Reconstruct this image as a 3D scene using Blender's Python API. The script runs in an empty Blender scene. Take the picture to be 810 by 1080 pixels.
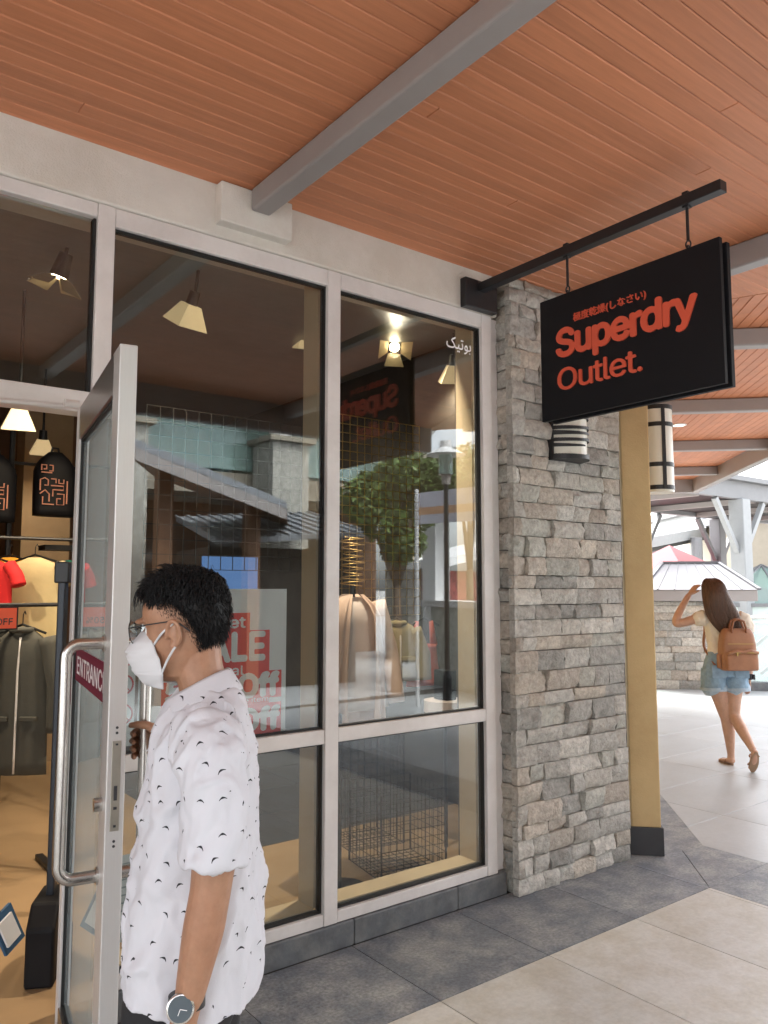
import bpy, bmesh, math, random
import numpy as np
from mathutils import Vector, Matrix
random.seed(7); np.random.seed(7)
R_ = math.radians
S = bpy.context.scene
COL = S.collection

# ---------------------------------------------------------------- camera, sky, sun, exposure
CAM_H = 1.55; HEAD = R_(52.5); PITCH = R_(5.46); FOC = 836.0
cam = bpy.data.cameras.new('camera'); cam_o = bpy.data.objects.new('camera', cam); COL.objects.link(cam_o)
cam.sensor_fit = 'VERTICAL'; cam.sensor_height = 36.0; cam.lens = 36.0 * FOC / 1080.0
cam.clip_start = 0.05; cam.clip_end = 3000
cam_o.location = (0, 0, CAM_H); cam_o.rotation_euler = (R_(90) + PITCH, 0, HEAD - R_(90))
S.camera = cam_o

SUN_EL, SUN_AZ = 57.0, 75.0          # azimuth measured from +X towards +Y
world = bpy.data.worlds.new('World'); S.world = world; world.use_nodes = True
wn = world.node_tree.nodes; wl = world.node_tree.links
sky = wn.new('ShaderNodeTexSky'); sky.sky_type = 'NISHITA'; sky.sun_disc = False
sky.sun_elevation = R_(SUN_EL); sky.sun_rotation = R_(90.0 - SUN_AZ)
sky.air_density = 1.0; sky.dust_density = 3.0; sky.ozone_density = 1.0
hs = wn.new('ShaderNodeHueSaturation'); hs.inputs['Saturation'].default_value = 0.22
wl.new(sky.outputs[0], hs.inputs['Color']); wl.new(hs.outputs[0], wn['Background'].inputs['Color'])
wn['Background'].inputs['Strength'].default_value = 0.15
sun = bpy.data.lights.new('sun', 'SUN'); sun.energy = 1.5; sun.angle = R_(30); sun.color = (1.0, 0.96, 0.9)
sun_o = bpy.data.objects.new('sun', sun); COL.objects.link(sun_o)
_sd = Vector((math.cos(R_(SUN_EL)) * math.cos(R_(SUN_AZ)), math.cos(R_(SUN_EL)) * math.sin(R_(SUN_AZ)), math.sin(R_(SUN_EL))))
sun_o.rotation_euler = _sd.to_track_quat('Z', 'Y').to_euler(); sun_o.location = _sd * 40
S.view_settings.view_transform = 'Standard'; S.view_settings.look = 'None'
S.view_settings.exposure = 3.05; S.view_settings.gamma = 1.0; S.view_settings.use_curve_mapping = False
S.cycles.use_denoising = True
S.cycles.max_bounces = 10; S.cycles.diffuse_bounces = 5; S.cycles.glossy_bounces = 5
S.cycles.transparent_max_bounces = 24; S.cycles.transmission_bounces = 4
S.cycles.sample_clamp_indirect = 6.0
S.cycles.caustics_reflective = False; S.cycles.caustics_refractive = False

# ---------------------------------------------------------------- pixel -> point helpers (photo pixels, 810 x 1080)
_F = Vector((math.cos(HEAD) * math.cos(PITCH), math.sin(HEAD) * math.cos(PITCH), math.sin(PITCH)))
_R = Vector((math.sin(HEAD), -math.cos(HEAD), 0)); _U = _R.cross(_F); _C = Vector((0, 0, CAM_H))
FH = Vector((math.cos(HEAD), math.sin(HEAD), 0))
def ray(x, y): return _F + _R * ((x - 405) / FOC) - _U * ((y - 540) / FOC)
def at_z(x, y, z=0.0): d = ray(x, y); return _C + d * ((z - CAM_H) / d.z)
def at_y(x, y, Y): d = ray(x, y); return _C + d * (Y / d.y)
def at_x(x, y, X): d = ray(x, y); return _C + d * (X / d.x)
def at_d(x, y, t): return _C + ray(x, y) * t
def at_s(x, y, c): d = ray(x, y); return _C + d * (c / (d.x + d.y))

# ---------------------------------------------------------------- materials
def mat(name, col, rough=0.5, metal=0.0, var=0.08, scale=6.0, bump=0.0, bscale=80.0, spec=0.5, attr=False,
        stretch=None, sss=0.0, emit=None, estr=0.0, coat=0.0, rvar=0.0, sheen=0.0, dirt=None):
    m = bpy.data.materials.new(name); m.use_nodes = True
    n = m.node_tree.nodes; l = m.node_tree.links; p = n['Principled BSDF']
    p.inputs['Roughness'].default_value = rough; p.inputs['Metallic'].default_value = metal
    p.inputs['Specular IOR Level'].default_value = spec
    tc = n.new('ShaderNodeTexCoord'); vec = tc.outputs['Object']
    if stretch:
        mp = n.new('ShaderNodeMapping'); mp.inputs['Scale'].default_value = stretch[:3]
        if len(stretch) > 3: mp.inputs['Rotation'].default_value = (0, 0, stretch[3])
        mp.vector_type = 'TEXTURE' if False else 'POINT'
        l.new(vec, mp.inputs['Vector']); vec = mp.outputs[0]
    no = n.new('ShaderNodeTexNoise'); no.inputs['Scale'].default_value = scale; no.inputs['Detail'].default_value = 6
    no.inputs['Roughness'].default_value = 0.65
    l.new(vec, no.inputs['Vector'])
    cr = n.new('ShaderNodeValToRGB')
    a = [max(0, c * (1 - var)) for c in col]; b = [min(1, c * (1 + var)) for c in col]
    cr.color_ramp.elements[0].position = 0.3; cr.color_ramp.elements[1].position = 0.7
    cr.color_ramp.elements[0].color = (*a, 1); cr.color_ramp.elements[1].color = (*b, 1)
    l.new(no.outputs['Fac'], cr.inputs['Fac']); c_out = cr.outputs['Color']
    if dirt:                                                # worn, stained patches that belong to the surface itself
        n2 = n.new('ShaderNodeTexNoise'); n2.inputs['Scale'].default_value = dirt[1]; n2.inputs['Detail'].default_value = 8; n2.inputs['Roughness'].default_value = 0.7
        l.new(tc.outputs['Object'], n2.inputs['Vector'])
        c2 = n.new('ShaderNodeValToRGB'); c2.color_ramp.elements[0].position = 0.42; c2.color_ramp.elements[1].position = 0.62
        d_ = dirt[2] if len(dirt) > 2 else (0.75, 0.72, 0.68)
        c2.color_ramp.elements[0].color = (1, 1, 1, 1); c2.color_ramp.elements[1].color = (*d_, 1); l.new(n2.outputs['Fac'], c2.inputs['Fac'])
        m2 = n.new('ShaderNodeMix'); m2.data_type = 'RGBA'; m2.blend_type = 'MULTIPLY'; m2.inputs[0].default_value = dirt[0]
        l.new(c_out, m2.inputs[6]); l.new(c2.outputs['Color'], m2.inputs[7]); c_out = m2.outputs[2]
    if attr:
        at = n.new('ShaderNodeAttribute'); at.attribute_name = 'tint'
        mx = n.new('ShaderNodeMix'); mx.data_type = 'RGBA'; mx.blend_type = 'MULTIPLY'
        mx.inputs[0].default_value = 1.0
        l.new(c_out, mx.inputs[6]); l.new(at.outputs['Color'], mx.inputs[7]); c_out = mx.outputs[2]
    l.new(c_out, p.inputs['Base Color'])
    if rvar:
        mr = n.new('ShaderNodeMapRange'); mr.inputs['To Min'].default_value = max(0.02, rough - rvar); mr.inputs['To Max'].default_value = min(1, rough + rvar)
        l.new(no.outputs['Fac'], mr.inputs['Value']); l.new(mr.outputs[0], p.inputs['Roughness'])
    if bump:
        nb = n.new('ShaderNodeTexNoise'); nb.inputs['Scale'].default_value = bscale; nb.inputs['Detail'].default_value = 5
        l.new(vec, nb.inputs['Vector'])
        bp = n.new('ShaderNodeBump'); bp.inputs['Strength'].default_value = bump; bp.inputs['Distance'].default_value = 0.01
        l.new(nb.outputs['Fac'], bp.inputs['Height']); l.new(bp.outputs[0], p.inputs['Normal'])
    if sss:
        p.inputs['Subsurface Weight'].default_value = sss; p.inputs['Subsurface Radius'].default_value = (0.012, 0.005, 0.003)
        p.inputs['Subsurface Scale'].default_value = 0.5
    if coat: p.inputs['Coat Weight'].default_value = coat; p.inputs['Coat Roughness'].default_value = 0.1
    if sheen: p.inputs['Sheen Weight'].default_value = sheen
    if emit: p.inputs['Emission Color'].default_value = (*emit, 1); p.inputs['Emission Strength'].default_value = estr
    return m

def glass_mat(name, tint=(0.93, 0.96, 0.95), k=1.0, haze=0.0, hazecol=(0.8, 0.85, 0.85)):
    """clear pane: light passes straight through, mirror reflection grows with angle (Schlick), no dependence on ray type"""
    m = bpy.data.materials.new(name); m.use_nodes = True
    n = m.node_tree.nodes; l = m.node_tree.links; n.clear()
    out = n.new('ShaderNodeOutputMaterial'); geo = n.new('ShaderNodeNewGeometry')
    dp = n.new('ShaderNodeVectorMath'); dp.operation = 'DOT_PRODUCT'
    l.new(geo.outputs['Incoming'], dp.inputs[0]); l.new(geo.outputs['Normal'], dp.inputs[1])
    ab = n.new('ShaderNodeMath'); ab.operation = 'ABSOLUTE'; l.new(dp.outputs['Value'], ab.inputs[0])
    on = n.new('ShaderNodeMath'); on.operation = 'SUBTRACT'; on.inputs[0].default_value = 1.0; l.new(ab.outputs[0], on.inputs[1])
    pw = n.new('ShaderNodeMath'); pw.operation = 'POWER'; pw.inputs[1].default_value = 5.0; l.new(on.outputs[0], pw.inputs[0])
    ma = n.new('ShaderNodeMath'); ma.operation = 'MULTIPLY_ADD'; ma.inputs[1].default_value = 0.955 * k; ma.inputs[2].default_value = 0.045 * k
    ma.use_clamp = True
    l.new(pw.outputs[0], ma.inputs[0])
    tr = n.new('ShaderNodeBsdfTransparent'); tr.inputs['Color'].default_value = (*tint, 1)
    gl = n.new('ShaderNodeBsdfGlossy'); gl.inputs['Roughness'].default_value = 0.0; gl.inputs['Color'].default_value = (0.95, 0.98, 1, 1)
    base = tr.outputs[0]
    if haze:
        df = n.new('ShaderNodeBsdfDiffuse'); df.inputs['Color'].default_value = (*hazecol, 1)
        mh = n.new('ShaderNodeMixShader'); mh.inputs[0].default_value = haze
        l.new(tr.outputs[0], mh.inputs[1]); l.new(df.outputs[0], mh.inputs[2]); base = mh.outputs[0]
    mx = n.new('ShaderNodeMixShader'); l.new(ma.outputs[0], mx.inputs[0]); l.new(base, mx.inputs[1]); l.new(gl.outputs[0], mx.inputs[2])
    l.new(mx.outputs[0], out.inputs['Surface'])
    return m

M = {}
M['plank'] = mat('terracotta_plank', (0.53, 0.207, 0.10), 0.55, var=0.10, scale=9, stretch=(0.35, 6, 6), attr=True, bump=0.08, bscale=40)
M['plank2'] = mat('terracotta_plank_turned', (0.53, 0.207, 0.10), 0.55, var=0.10, scale=9, attr=True, bump=0.06, bscale=40)
M['backing'] = mat('groove_backing', (0.16, 0.06, 0.03), 0.8)
M['grey_paint'] = mat('grey_painted_steel', (0.30, 0.275, 0.265), 0.45, var=0.04, scale=3, bump=0.03, dirt=(0.6, 3.0, (0.86, 0.85, 0.84)))
M['pale_paint'] = mat('pale_grey_paint', (0.62, 0.62, 0.62), 0.5, var=0.04, scale=3)
M['render'] = mat('beige_render', (0.64, 0.605, 0.55), 0.9, var=0.06, scale=4, bump=0.35, bscale=170, dirt=(0.7, 2.5, (0.86, 0.83, 0.78)))
M['alu'] = mat('powder_coated_aluminium', (0.70, 0.67, 0.65), 0.42, metal=0.0, var=0.04, scale=5, dirt=(0.7, 4.0, (0.86, 0.85, 0.84)))
M['jamb'] = mat('cream_inner_jamb', (0.60, 0.48, 0.33), 0.6, var=0.05)
M['gasket'] = mat('black_gasket', (0.012, 0.012, 0.012), 0.6)
M['steel'] = mat('brushed_steel', (0.56, 0.54, 0.51), 0.26, metal=1.0, var=0.06, scale=30, stretch=(60, 60, 0.6), rvar=0.08)
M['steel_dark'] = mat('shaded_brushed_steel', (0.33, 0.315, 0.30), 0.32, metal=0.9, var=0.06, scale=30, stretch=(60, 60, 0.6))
M['kerbstone'] = mat('dark_granite_kerb', (0.11, 0.118, 0.126), 0.55, var=0.25, scale=14, bump=0.15, bscale=120, dirt=(1.0, 5, (1.5, 1.42, 1.3)))
M['dark_tile'] = mat('dark_granite_tile', (0.165, 0.180, 0.200), 0.5, var=0.40, scale=70, attr=True, bump=0.12, bscale=220, rvar=0.12, dirt=(1.0, 5.0, (1.9, 1.76, 1.55)))
M['beige_tile'] = mat('beige_stone_tile', (0.58, 0.56, 0.51), 0.5, var=0.10, scale=45, attr=True, bump=0.05, bscale=60, rvar=0.1, dirt=(0.9, 4.5, (0.84, 0.80, 0.73)))
M['pale_tile'] = mat('pale_grey_stone_tile', (0.43, 0.45, 0.462), 0.36, var=0.07, scale=30, attr=True, bump=0.03, bscale=60, rvar=0.08, dirt=(0.7, 1.6, (0.86, 0.85, 0.83)))
M['grout'] = mat('grout', (0.09, 0.085, 0.08), 0.9)
M['stone'] = mat('split_face_stone', (0.405, 0.385, 0.35), 0.9, var=0.30, scale=34, attr=True, bump=1.0, bscale=70)
M['mortar'] = mat('dark_stone_joint', (0.10, 0.09, 0.08), 0.95)  # dark core seen in the gaps between the stones
M['yellow'] = mat('ochre_yellow_render', (0.56, 0.40, 0.20), 0.85, var=0.06, scale=3, bump=0.18, bscale=120, dirt=(0.8, 2.0, (0.85, 0.82, 0.78)))
M['plinth'] = mat('black_plinth_tile', (0.03, 0.03, 0.033), 0.45, var=0.2)
M['black'] = mat('black_satin_metal', (0.012, 0.012, 0.014), 0.42, var=0.1)
M['black_matte'] = mat('black_matte', (0.006, 0.006, 0.008), 0.6, spec=0.25)
M['orange_letter'] = mat('orange_red_letter', (0.66, 0.10, 0.05), 0.45, var=0.03)
M['white'] = mat('white_paint', (0.80, 0.80, 0.80), 0.6, var=0.02)
M['opal'] = mat('opal_glass', (0.72, 0.69, 0.60), 0.3, var=0.02)
M['lit_bulb'] = mat('lit_bulb', (1, 0.9, 0.7), 0.5, emit=(1, 0.78, 0.45), estr=9)
M['glow'] = mat('lit_lamp_glass', (0.9, 0.8, 0.6), 0.4, emit=(1, 0.85, 0.6), estr=0.4)
M['hood'] = mat('champagne_metal_hood', (0.6, 0.5, 0.34), 0.35, metal=0.6)
M['lampshade'] = mat('lit_cream_shade', (0.75, 0.62, 0.40), 0.5, emit=(1, 0.72, 0.36), estr=0.055)
M['glass'] = glass_mat('shop_glass', tint=(0.83, 0.86, 0.855), k=1.75)
M['door_glass'] = glass_mat('door_glass', k=0.8, haze=0.42, hazecol=(0.62, 0.70, 0.70))
M['rail_glass'] = glass_mat('railing_glass', tint=(0.86, 0.93, 0.92), haze=0.25)
M['green_glass'] = glass_mat('green_tinted_glass', tint=(0.72, 0.85, 0.82), haze=0.35, hazecol=(0.5, 0.66, 0.62))
M['wood_floor'] = mat('polished_tan_floor', (0.36, 0.245, 0.14), 0.3, var=0.05, scale=3)
M['brown_wall'] = mat('brown_wood_panel', (0.17, 0.085, 0.042), 0.6, var=0.3, scale=3, stretch=(4, 4, 0.5))
M['dark_ceiling'] = mat('dark_shop_ceiling', (0.03, 0.026, 0.024), 0.9)
M['dark_wall'] = mat('dark_shop_wall', (0.045, 0.037, 0.03), 0.8, var=0.3)
M['wire'] = mat('black_wire', (0.02, 0.02, 0.02), 0.4, metal=0.5)
M['brass'] = mat('brass_wire', (0.5, 0.34, 0.13), 0.35, metal=0.9)
M['roof_metal'] = mat('grey_metal_roof', (0.23, 0.245, 0.265), 0.45, metal=0.3, var=0.08)
M['skin'] = mat('warm_skin', (0.35, 0.185, 0.11), 0.48, var=0.13, scale=38, sss=0.12, bump=0.05, bscale=300, dirt=(0.6, 9.0, (0.95, 0.82, 0.76)))
M['skin2'] = mat('light_skin', (0.52, 0.31, 0.215), 0.5, var=0.10, scale=30, sss=0.1)
M['hair'] = mat('black_hair', (0.006, 0.0055, 0.006), 0.5, var=0.3, scale=30, spec=0.25)
M['hair2'] = mat('brown_hair', (0.090, 0.043, 0.023), 0.40, var=0.45, scale=22, stretch=(3, 3, 0.35))
M['mask'] = mat('white_mask_fabric', (0.58, 0.58, 0.60), 0.8, var=0.02, bump=0.06, bscale=500)
M['trouser'] = mat('black_trousers', (0.012, 0.012, 0.014), 0.85, bump=0.1, bscale=300)
M['leather'] = mat('tan_leather', (0.33, 0.155, 0.08), 0.5, var=0.14, scale=12, bump=0.1, bscale=200)
M['denim'] = mat('light_blue_denim', (0.235, 0.345, 0.45), 0.85, var=0.18, scale=18, bump=0.2, bscale=400)
M['cream'] = mat('cream_blouse', (0.72, 0.66, 0.56), 0.85, var=0.05, bump=0.1, bscale=40)
M['leaf'] = mat('green_leaf', (0.075, 0.125, 0.03), 0.5, var=0.5, scale=5)
M['bark'] = mat('bark', (0.12, 0.085, 0.06), 0.9, var=0.3, bump=0.5, bscale=30)
M['ground'] = mat('pale_paving', (0.42, 0.41, 0.39), 0.7, var=0.12, scale=1.5)
M['far_white'] = mat('darkened_white_paint', (0.26, 0.27, 0.275), 0.6, var=0.05)  # white albedo lowered to keep the far parts from overexposing outdoors
M['far_grey'] = mat('darkened_grey_paint', (0.17, 0.172, 0.178), 0.6, var=0.05)  # grey for distant parts, darkened in colour against the bright outdoor exposure
M['pink'] = mat('faded_pink_canvas', (0.21, 0.05, 0.06), 0.8, var=0.06)
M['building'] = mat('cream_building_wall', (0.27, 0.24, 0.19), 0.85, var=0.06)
M['red'] = mat('red_cotton', (0.55, 0.012, 0.014), 0.85, bump=0.15, bscale=25)
M['mustard'] = mat('mustard_cotton', (0.68, 0.30, 0.025), 0.85, bump=0.15, bscale=25)
M['pale_yellow'] = mat('pale_yellow_cotton', (0.50, 0.41, 0.22), 0.85, bump=0.15, bscale=25)
M['olive'] = mat('grey_olive_cloth', (0.07, 0.068, 0.055), 0.85, bump=0.2, bscale=25)
M['beige_cloth'] = mat('beige_coat_cloth', (0.68, 0.50, 0.42), 0.85, bump=0.2, bscale=25)
M['white_cloth'] = mat('off_white_cloth', (0.72, 0.62, 0.60), 0.85, bump=0.2, bscale=25)
M['pink_cloth'] = mat('dusty_pink_cloth', (0.58, 0.26, 0.24), 0.85, bump=0.2, bscale=25)
M['orange_cloth'] = mat('rust_orange_cloth', (0.52, 0.10, 0.06), 0.85, bump=0.2, bscale=25)
M['khaki'] = mat('khaki_cloth', (0.30, 0.24, 0.12), 0.85, bump=0.2, bscale=25)
M['paper'] = mat('white_paper', (0.76, 0.77, 0.78), 0.6, var=0.02)
M['poster_red'] = mat('poster_red', (0.74, 0.03, 0.03), 0.5, var=0.03)
M['poster_white'] = mat('poster_white', (0.76, 0.73, 0.73), 0.5, var=0.03)
M['sign_red'] = mat('prohibition_red', (0.6, 0.02, 0.03), 0.5)
M['maroon'] = mat('maroon_film', (0.17, 0.02, 0.045), 0.5)
M['ink'] = mat('ink', (0.03, 0.03, 0.035), 0.6)
M['pale_ink'] = mat('pale_grey_ink', (0.33, 0.38, 0.40), 0.6)
M['watch_face'] = mat('slate_watch_face', (0.05, 0.07, 0.085), 0.25, coat=0.6)
M['reflected_view'] = mat('glowing_reflected_view', (0.02, 0.03, 0.05), 0.4, emit=(0.16, 0.34, 0.75), estr=0.085)  # glow imitates a blue view mirrored in the glass
M['salmon_print'] = mat('salmon_print', (0.72, 0.33, 0.22), 0.6)
M['sole'] = mat('tan_sole', (0.33, 0.22, 0.14), 0.8)
M['sandal'] = mat('brown_sandal', (0.30, 0.16, 0.09), 0.7)
M['lens'] = glass_mat('spectacle_lens', tint=(0.95, 0.97, 0.97), k=1.2)

def shirt_mat():
    m = mat('white_shirt_with_bird_print', (0.57, 0.57, 0.61), 0.85, var=0.02, bump=0.08, bscale=350)
    n = m.node_tree.nodes; l = m.node_tree.links; p = n['Principled BSDF']
    uv = n.new('ShaderNodeUVMap'); uv.uv_map = 'cloth'
    vo = n.new('ShaderNodeTexVoronoi'); vo.voronoi_dimensions = '2D'; vo.inputs['Scale'].default_value = 23.5; vo.inputs['Randomness'].default_value = 0.72
    l.new(uv.outputs[0], vo.inputs['Vector'])
    sb = n.new('ShaderNodeVectorMath'); sb.operation = 'SUBTRACT'; l.new(uv.outputs[0], sb.inputs[0]); l.new(vo.outputs['Position'], sb.inputs[1])
    sx = n.new('ShaderNodeSeparateColor'); l.new(vo.outputs['Color'], sx.inputs[0])
    an = n.new('ShaderNodeMath'); an.operation = 'MULTIPLY_ADD'; an.inputs[1].default_value = 1.5; an.inputs[2].default_value = -0.75; l.new(sx.outputs[0], an.inputs[0])
    ro = n.new('ShaderNodeVectorRotate'); ro.rotation_type = 'Z_AXIS'; l.new(sb.outputs[0], ro.inputs['Vector']); l.new(an.outputs[0], ro.inputs['Angle'])
    sp = n.new('ShaderNodeSeparateXYZ'); l.new(ro.outputs[0], sp.inputs[0])
    def math_(op, a, b=None, c=None):
        q = n.new('ShaderNodeMath'); q.operation = op
        for i, v in enumerate((a, b, c)):
            if v is None: continue
            if isinstance(v, (int, float)): q.inputs[i].default_value = v
            else: l.new(v, q.inputs[i])
        return q.outputs[0]
    ax = math_('ABSOLUTE', sp.outputs[0])
    curve = math_('MULTIPLY', math_('MULTIPLY', ax, ax), 95.0)          # drooping wings
    yy = math_('ADD', sp.outputs[1], curve)
    th = math_('SUBTRACT', 0.0019, math_('MULTIPLY', ax, 0.20))           # thick at the body, thin at the wing tips
    ins = math_('GREATER_THAN', th, math_('ABSOLUTE', yy))
    wing = math_('LESS_THAN', ax, 0.0062)
    fac = math_('MULTIPLY', ins, wing)
    keep = math_('MULTIPLY', fac, math_('GREATER_THAN', sx.outputs[1], 0.12))
    mx = n.new('ShaderNodeMix'); mx.data_type = 'RGBA'
    old = p.inputs['Base Color'].links[0].from_socket
    l.new(keep, mx.inputs[0]); l.new(old, mx.inputs[6]); mx.inputs[7].default_value = (0.015, 0.015, 0.02, 1)
    l.new(mx.outputs[2], p.inputs['Base Color'])
    return m
M['shirt'] = shirt_mat()

# ---------------------------------------------------------------- mesh building helpers
def V3(*a): return Vector(a)
class MB:
    def __init__(s, mirror=None): s.v = []; s.f = []; s.t = []; s.mirror = mirror
    def add(s, vs, fs, tint=None):
        o = len(s.v); s.v += [tuple(v) for v in vs]
        for f in fs: s.f.append([i + o for i in f]); s.t.append(tint if tint is not None else 1.0)
    def box(s, x0, x1, y0, y1, z0, z1, tint=None):
        s.add([(x0, y0, z0), (x1, y0, z0), (x1, y1, z0), (x0, y1, z0), (x0, y0, z1), (x1, y0, z1), (x1, y1, z1), (x0, y1, z1)],
              [(3, 2, 1, 0), (4, 5, 6, 7), (0, 1, 5, 4), (1, 2, 6, 5), (2, 3, 7, 6), (3, 0, 4, 7)], tint)
    def obox(s, c, u, v, w, tint=None):
        """box centred on c with half-axes u, v, w (vectors)"""
        c = Vector(c); u = Vector(u); v = Vector(v); w = Vector(w)
        if u.cross(v).dot(w) < 0: u = -u
        p = [c + a * u + b * v + d * w for d in (-1, 1) for a, b in ((-1, -1), (1, -1), (1, 1), (-1, 1))]
        s.add(p, [(3, 2, 1, 0), (4, 5, 6, 7), (0, 1, 5, 4), (1, 2, 6, 5), (2, 3, 7, 6), (3, 0, 4, 7)], tint)
    def prism(s, poly, z0, z1, tint=None):
        n = len(poly); a = sum(poly[i][0] * poly[(i + 1) % n][1] - poly[(i + 1) % n][0] * poly[i][1] for i in range(n))
        if a < 0: poly = poly[::-1]
        s.add([(x, y, z0) for x, y in poly] + [(x, y, z1) for x, y in poly],
              [tuple(range(n - 1, -1, -1)), tuple(range(n, 2 * n))] + [(i, (i + 1) % n, n + (i + 1) % n, n + i) for i in range(n)], tint)
    def extrude(s, pts, d, tint=None):
        """planar 3D polygon extruded by vector d"""
        n = len(pts); d = Vector(d); pts = [Vector(p) for p in pts]
        nrm = sum(((pts[i]).cross(pts[(i + 1) % n]) for i in range(n)), Vector())
        if nrm.dot(d) < 0: pts = pts[::-1]
        s.add(pts + [p + d for p in pts], [tuple(range(n - 1, -1, -1)), tuple(range(n, 2 * n))] + [(i, (i + 1) % n, n + (i + 1) % n, n + i) for i in range(n)], tint)
    def bar(s, p0, p1, w, h=None, up=(0, 0, 1)):
        p0 = Vector(p0); p1 = Vector(p1); h = h or w; d = (p1 - p0); L = d.length; d.normalize()
        up = Vector(up); sd = d.cross(up)
        if sd.length < 1e-4: sd = d.cross(Vector((1, 0, 0)))
        sd.normalize(); u2 = sd.cross(d)
        s.obox((p0 + p1) / 2, d * L / 2, sd * w / 2, u2 * h / 2)
    def tube(s, pts, r, n=10, closed=False, caps=True, tint=None):
        pts = [Vector(p) for p in pts]; m = len(pts)
        rs = r if isinstance(r, (list, tuple)) else [r] * m
        ref = None; rings = []
        for i, p in enumerate(pts):
            if closed: d = pts[(i + 1) % m] - pts[i - 1]
            else: d = pts[min(i + 1, m - 1)] - pts[max(i - 1, 0)]
            d.normalize()
            if ref is None:
                ref = Vector((0, 0, 1)) if abs(d.z) < 0.9 else Vector((1, 0, 0))
            a = d.cross(ref)
            if a.length < 1e-5: a = d.orthogonal()
            a.normalize(); b = a.cross(d); ref = b
            rr = rs[i]; ra, rb = rr if isinstance(rr, tuple) else (rr, rr)
            rings.append([p + a * math.cos(t) * ra + b * math.sin(t) * rb for t in [2 * math.pi * k / n for k in range(n)]])
        s.loft(rings, closed, caps, tint)
    def loft(s, rings, closed=False, caps=True, tint=None):
        n = len(rings[0]); m = len(rings); vs = [v for r in rings for v in r]; fs = []
        for i in range(m if closed else m - 1):
            j = (i + 1) % m
            for k in range(n): fs.append((i * n + k, i * n + (k + 1) % n, j * n + (k + 1) % n, j * n + k))
        if caps and not closed: fs.append(tuple(range(n - 1, -1, -1))); fs.append(tuple((m - 1) * n + k for k in range(n)))
        s.add(vs, fs, tint)
    def cyl(s, p0, p1, r0, r1=None, n=20): s.tube([p0, p1], [r0, r0 if r1 is None else r1], n)
    def ell(s, c, rx, ry, rz, n=16, m=10, rot=None):
        c = Vector(c); rings = []
        for i in range(m + 1):
            a = -math.pi / 2 + math.pi * i / m; a = max(-1.5, min(1.5, a))
            ring = [Vector((rx * math.cos(a) * math.cos(t), ry * math.cos(a) * math.sin(t), rz * math.sin(a))) for t in [2 * math.pi * k / n for k in range(n)]]
            if rot: ring = [rot @ p for p in ring]
            rings.append([c + p for p in ring])
        s.loft(rings)
    def grid(s, o, u, v, nu, nv, r):
        """wire mesh: bars along u and v from corner o"""
        o = Vector(o); u = Vector(u); v = Vector(v); nn = u.cross(v).normalized()
        for i in range(nv + 1):
            p = o + v * i / nv; s.obox(p + u / 2, u / 2, v.normalized() * r, nn * r)
        for i in range(nu + 1):
            p = o + u * i / nu; s.obox(p + v / 2 + nn * r, v / 2, u.normalized() * r, nn * r * 0.9)
    def mesh(s, name):
        me = bpy.data.meshes.new(name)
        v = s.v; f = s.f
        if s.mirror is not None:
            v = [(x, s.mirror - y, z) for x, y, z in v]; f = [q[::-1] for q in f]
        me.from_pydata(v, [], f); me.update()
        return me
    def build(s, name, m, parent=None, smooth=False, bevel=0.0, tint=False, seg=2, local=False):
        me = s.mesh(name)
        if tint:
            at = me.attributes.new('tint', 'FLOAT_COLOR', 'CORNER'); arr = []
            for p in me.polygons:
                t = s.t[p.index]; t = t if isinstance(t, tuple) else (t, t, t)
                arr += [t[0], t[1], t[2], 1.0] * p.loop_total
            at.data.foreach_set('color', arr)
        return finish(name, me, m, parent, smooth, bevel, seg, local)

def finish(name, me, m, parent=None, smooth=False, bevel=0.0, seg=2, local=False):
    me.materials.clear(); me.materials.append(m if not isinstance(m, str) else M[m])
    o = bpy.data.objects.new(name, me); COL.objects.link(o)
    if smooth:
        me.polygons.foreach_set('use_smooth', [True] * len(me.polygons))
        if smooth == 'auto':
            try: me.set_sharp_from_angle(angle=R_(40))
            except Exception: pass
    if bevel:
        b = o.modifiers.new('bevel', 'BEVEL'); b.width = bevel; b.segments = seg; b.limit_method = 'ANGLE'; b.angle_limit = R_(35)
    if parent is not None:
        o.parent = parent
        if not local:
            root = parent; off = Matrix.Identity(4); chain = []
            while root is not None: chain.append(root); root = root.parent
            mw = Matrix.Identity(4)
            for q in reversed(chain): mw = mw @ q.matrix_parent_inverse @ q.matrix_basis
            o.matrix_parent_inverse = mw.inverted()
    return o
def empty(name, loc=(0, 0, 0), rz=0.0):
    o = bpy.data.objects.new(name, None); COL.objects.link(o); o.location = loc; o.rotation_euler = (0, 0, rz); o.empty_display_size = 0.1
    return o
def tag(o, label=None, cat=None, group=None, kind=None):
    if label: o['label'] = label
    if cat: o['category'] = cat
    if group: o['group'] = group
    if kind: o['kind'] = kind
    return o
def thing(name, label, cat, loc=(0, 0, 0), rz=0.0, group=None):
    return tag(empty(name, loc, rz), label, cat, group)
def struct(o): o['kind'] = 'structure'; return o
def copy_tree(o, parent=None):
    c = o.copy(); COL.objects.link(c)
    if parent: c.parent = parent
    for ch in [q for q in o.children]: copy_tree(ch, c)
    return c
def clip(poly, a, b, c):
    """keep the part of a 2D polygon where a*x + b*y <= c"""
    out = []
    for i in range(len(poly)):
        p, q = poly[i], poly[(i + 1) % len(poly)]
        dp, dq = a * p[0] + b * p[1] - c, a * q[0] + b * q[1] - c
        if dp <= 0: out.append(p)
        if dp * dq < 0:
            t = dp / (dp - dq); out.append((p[0] + t * (q[0] - p[0]), p[1] + t * (q[1] - p[1])))
    return out
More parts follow.
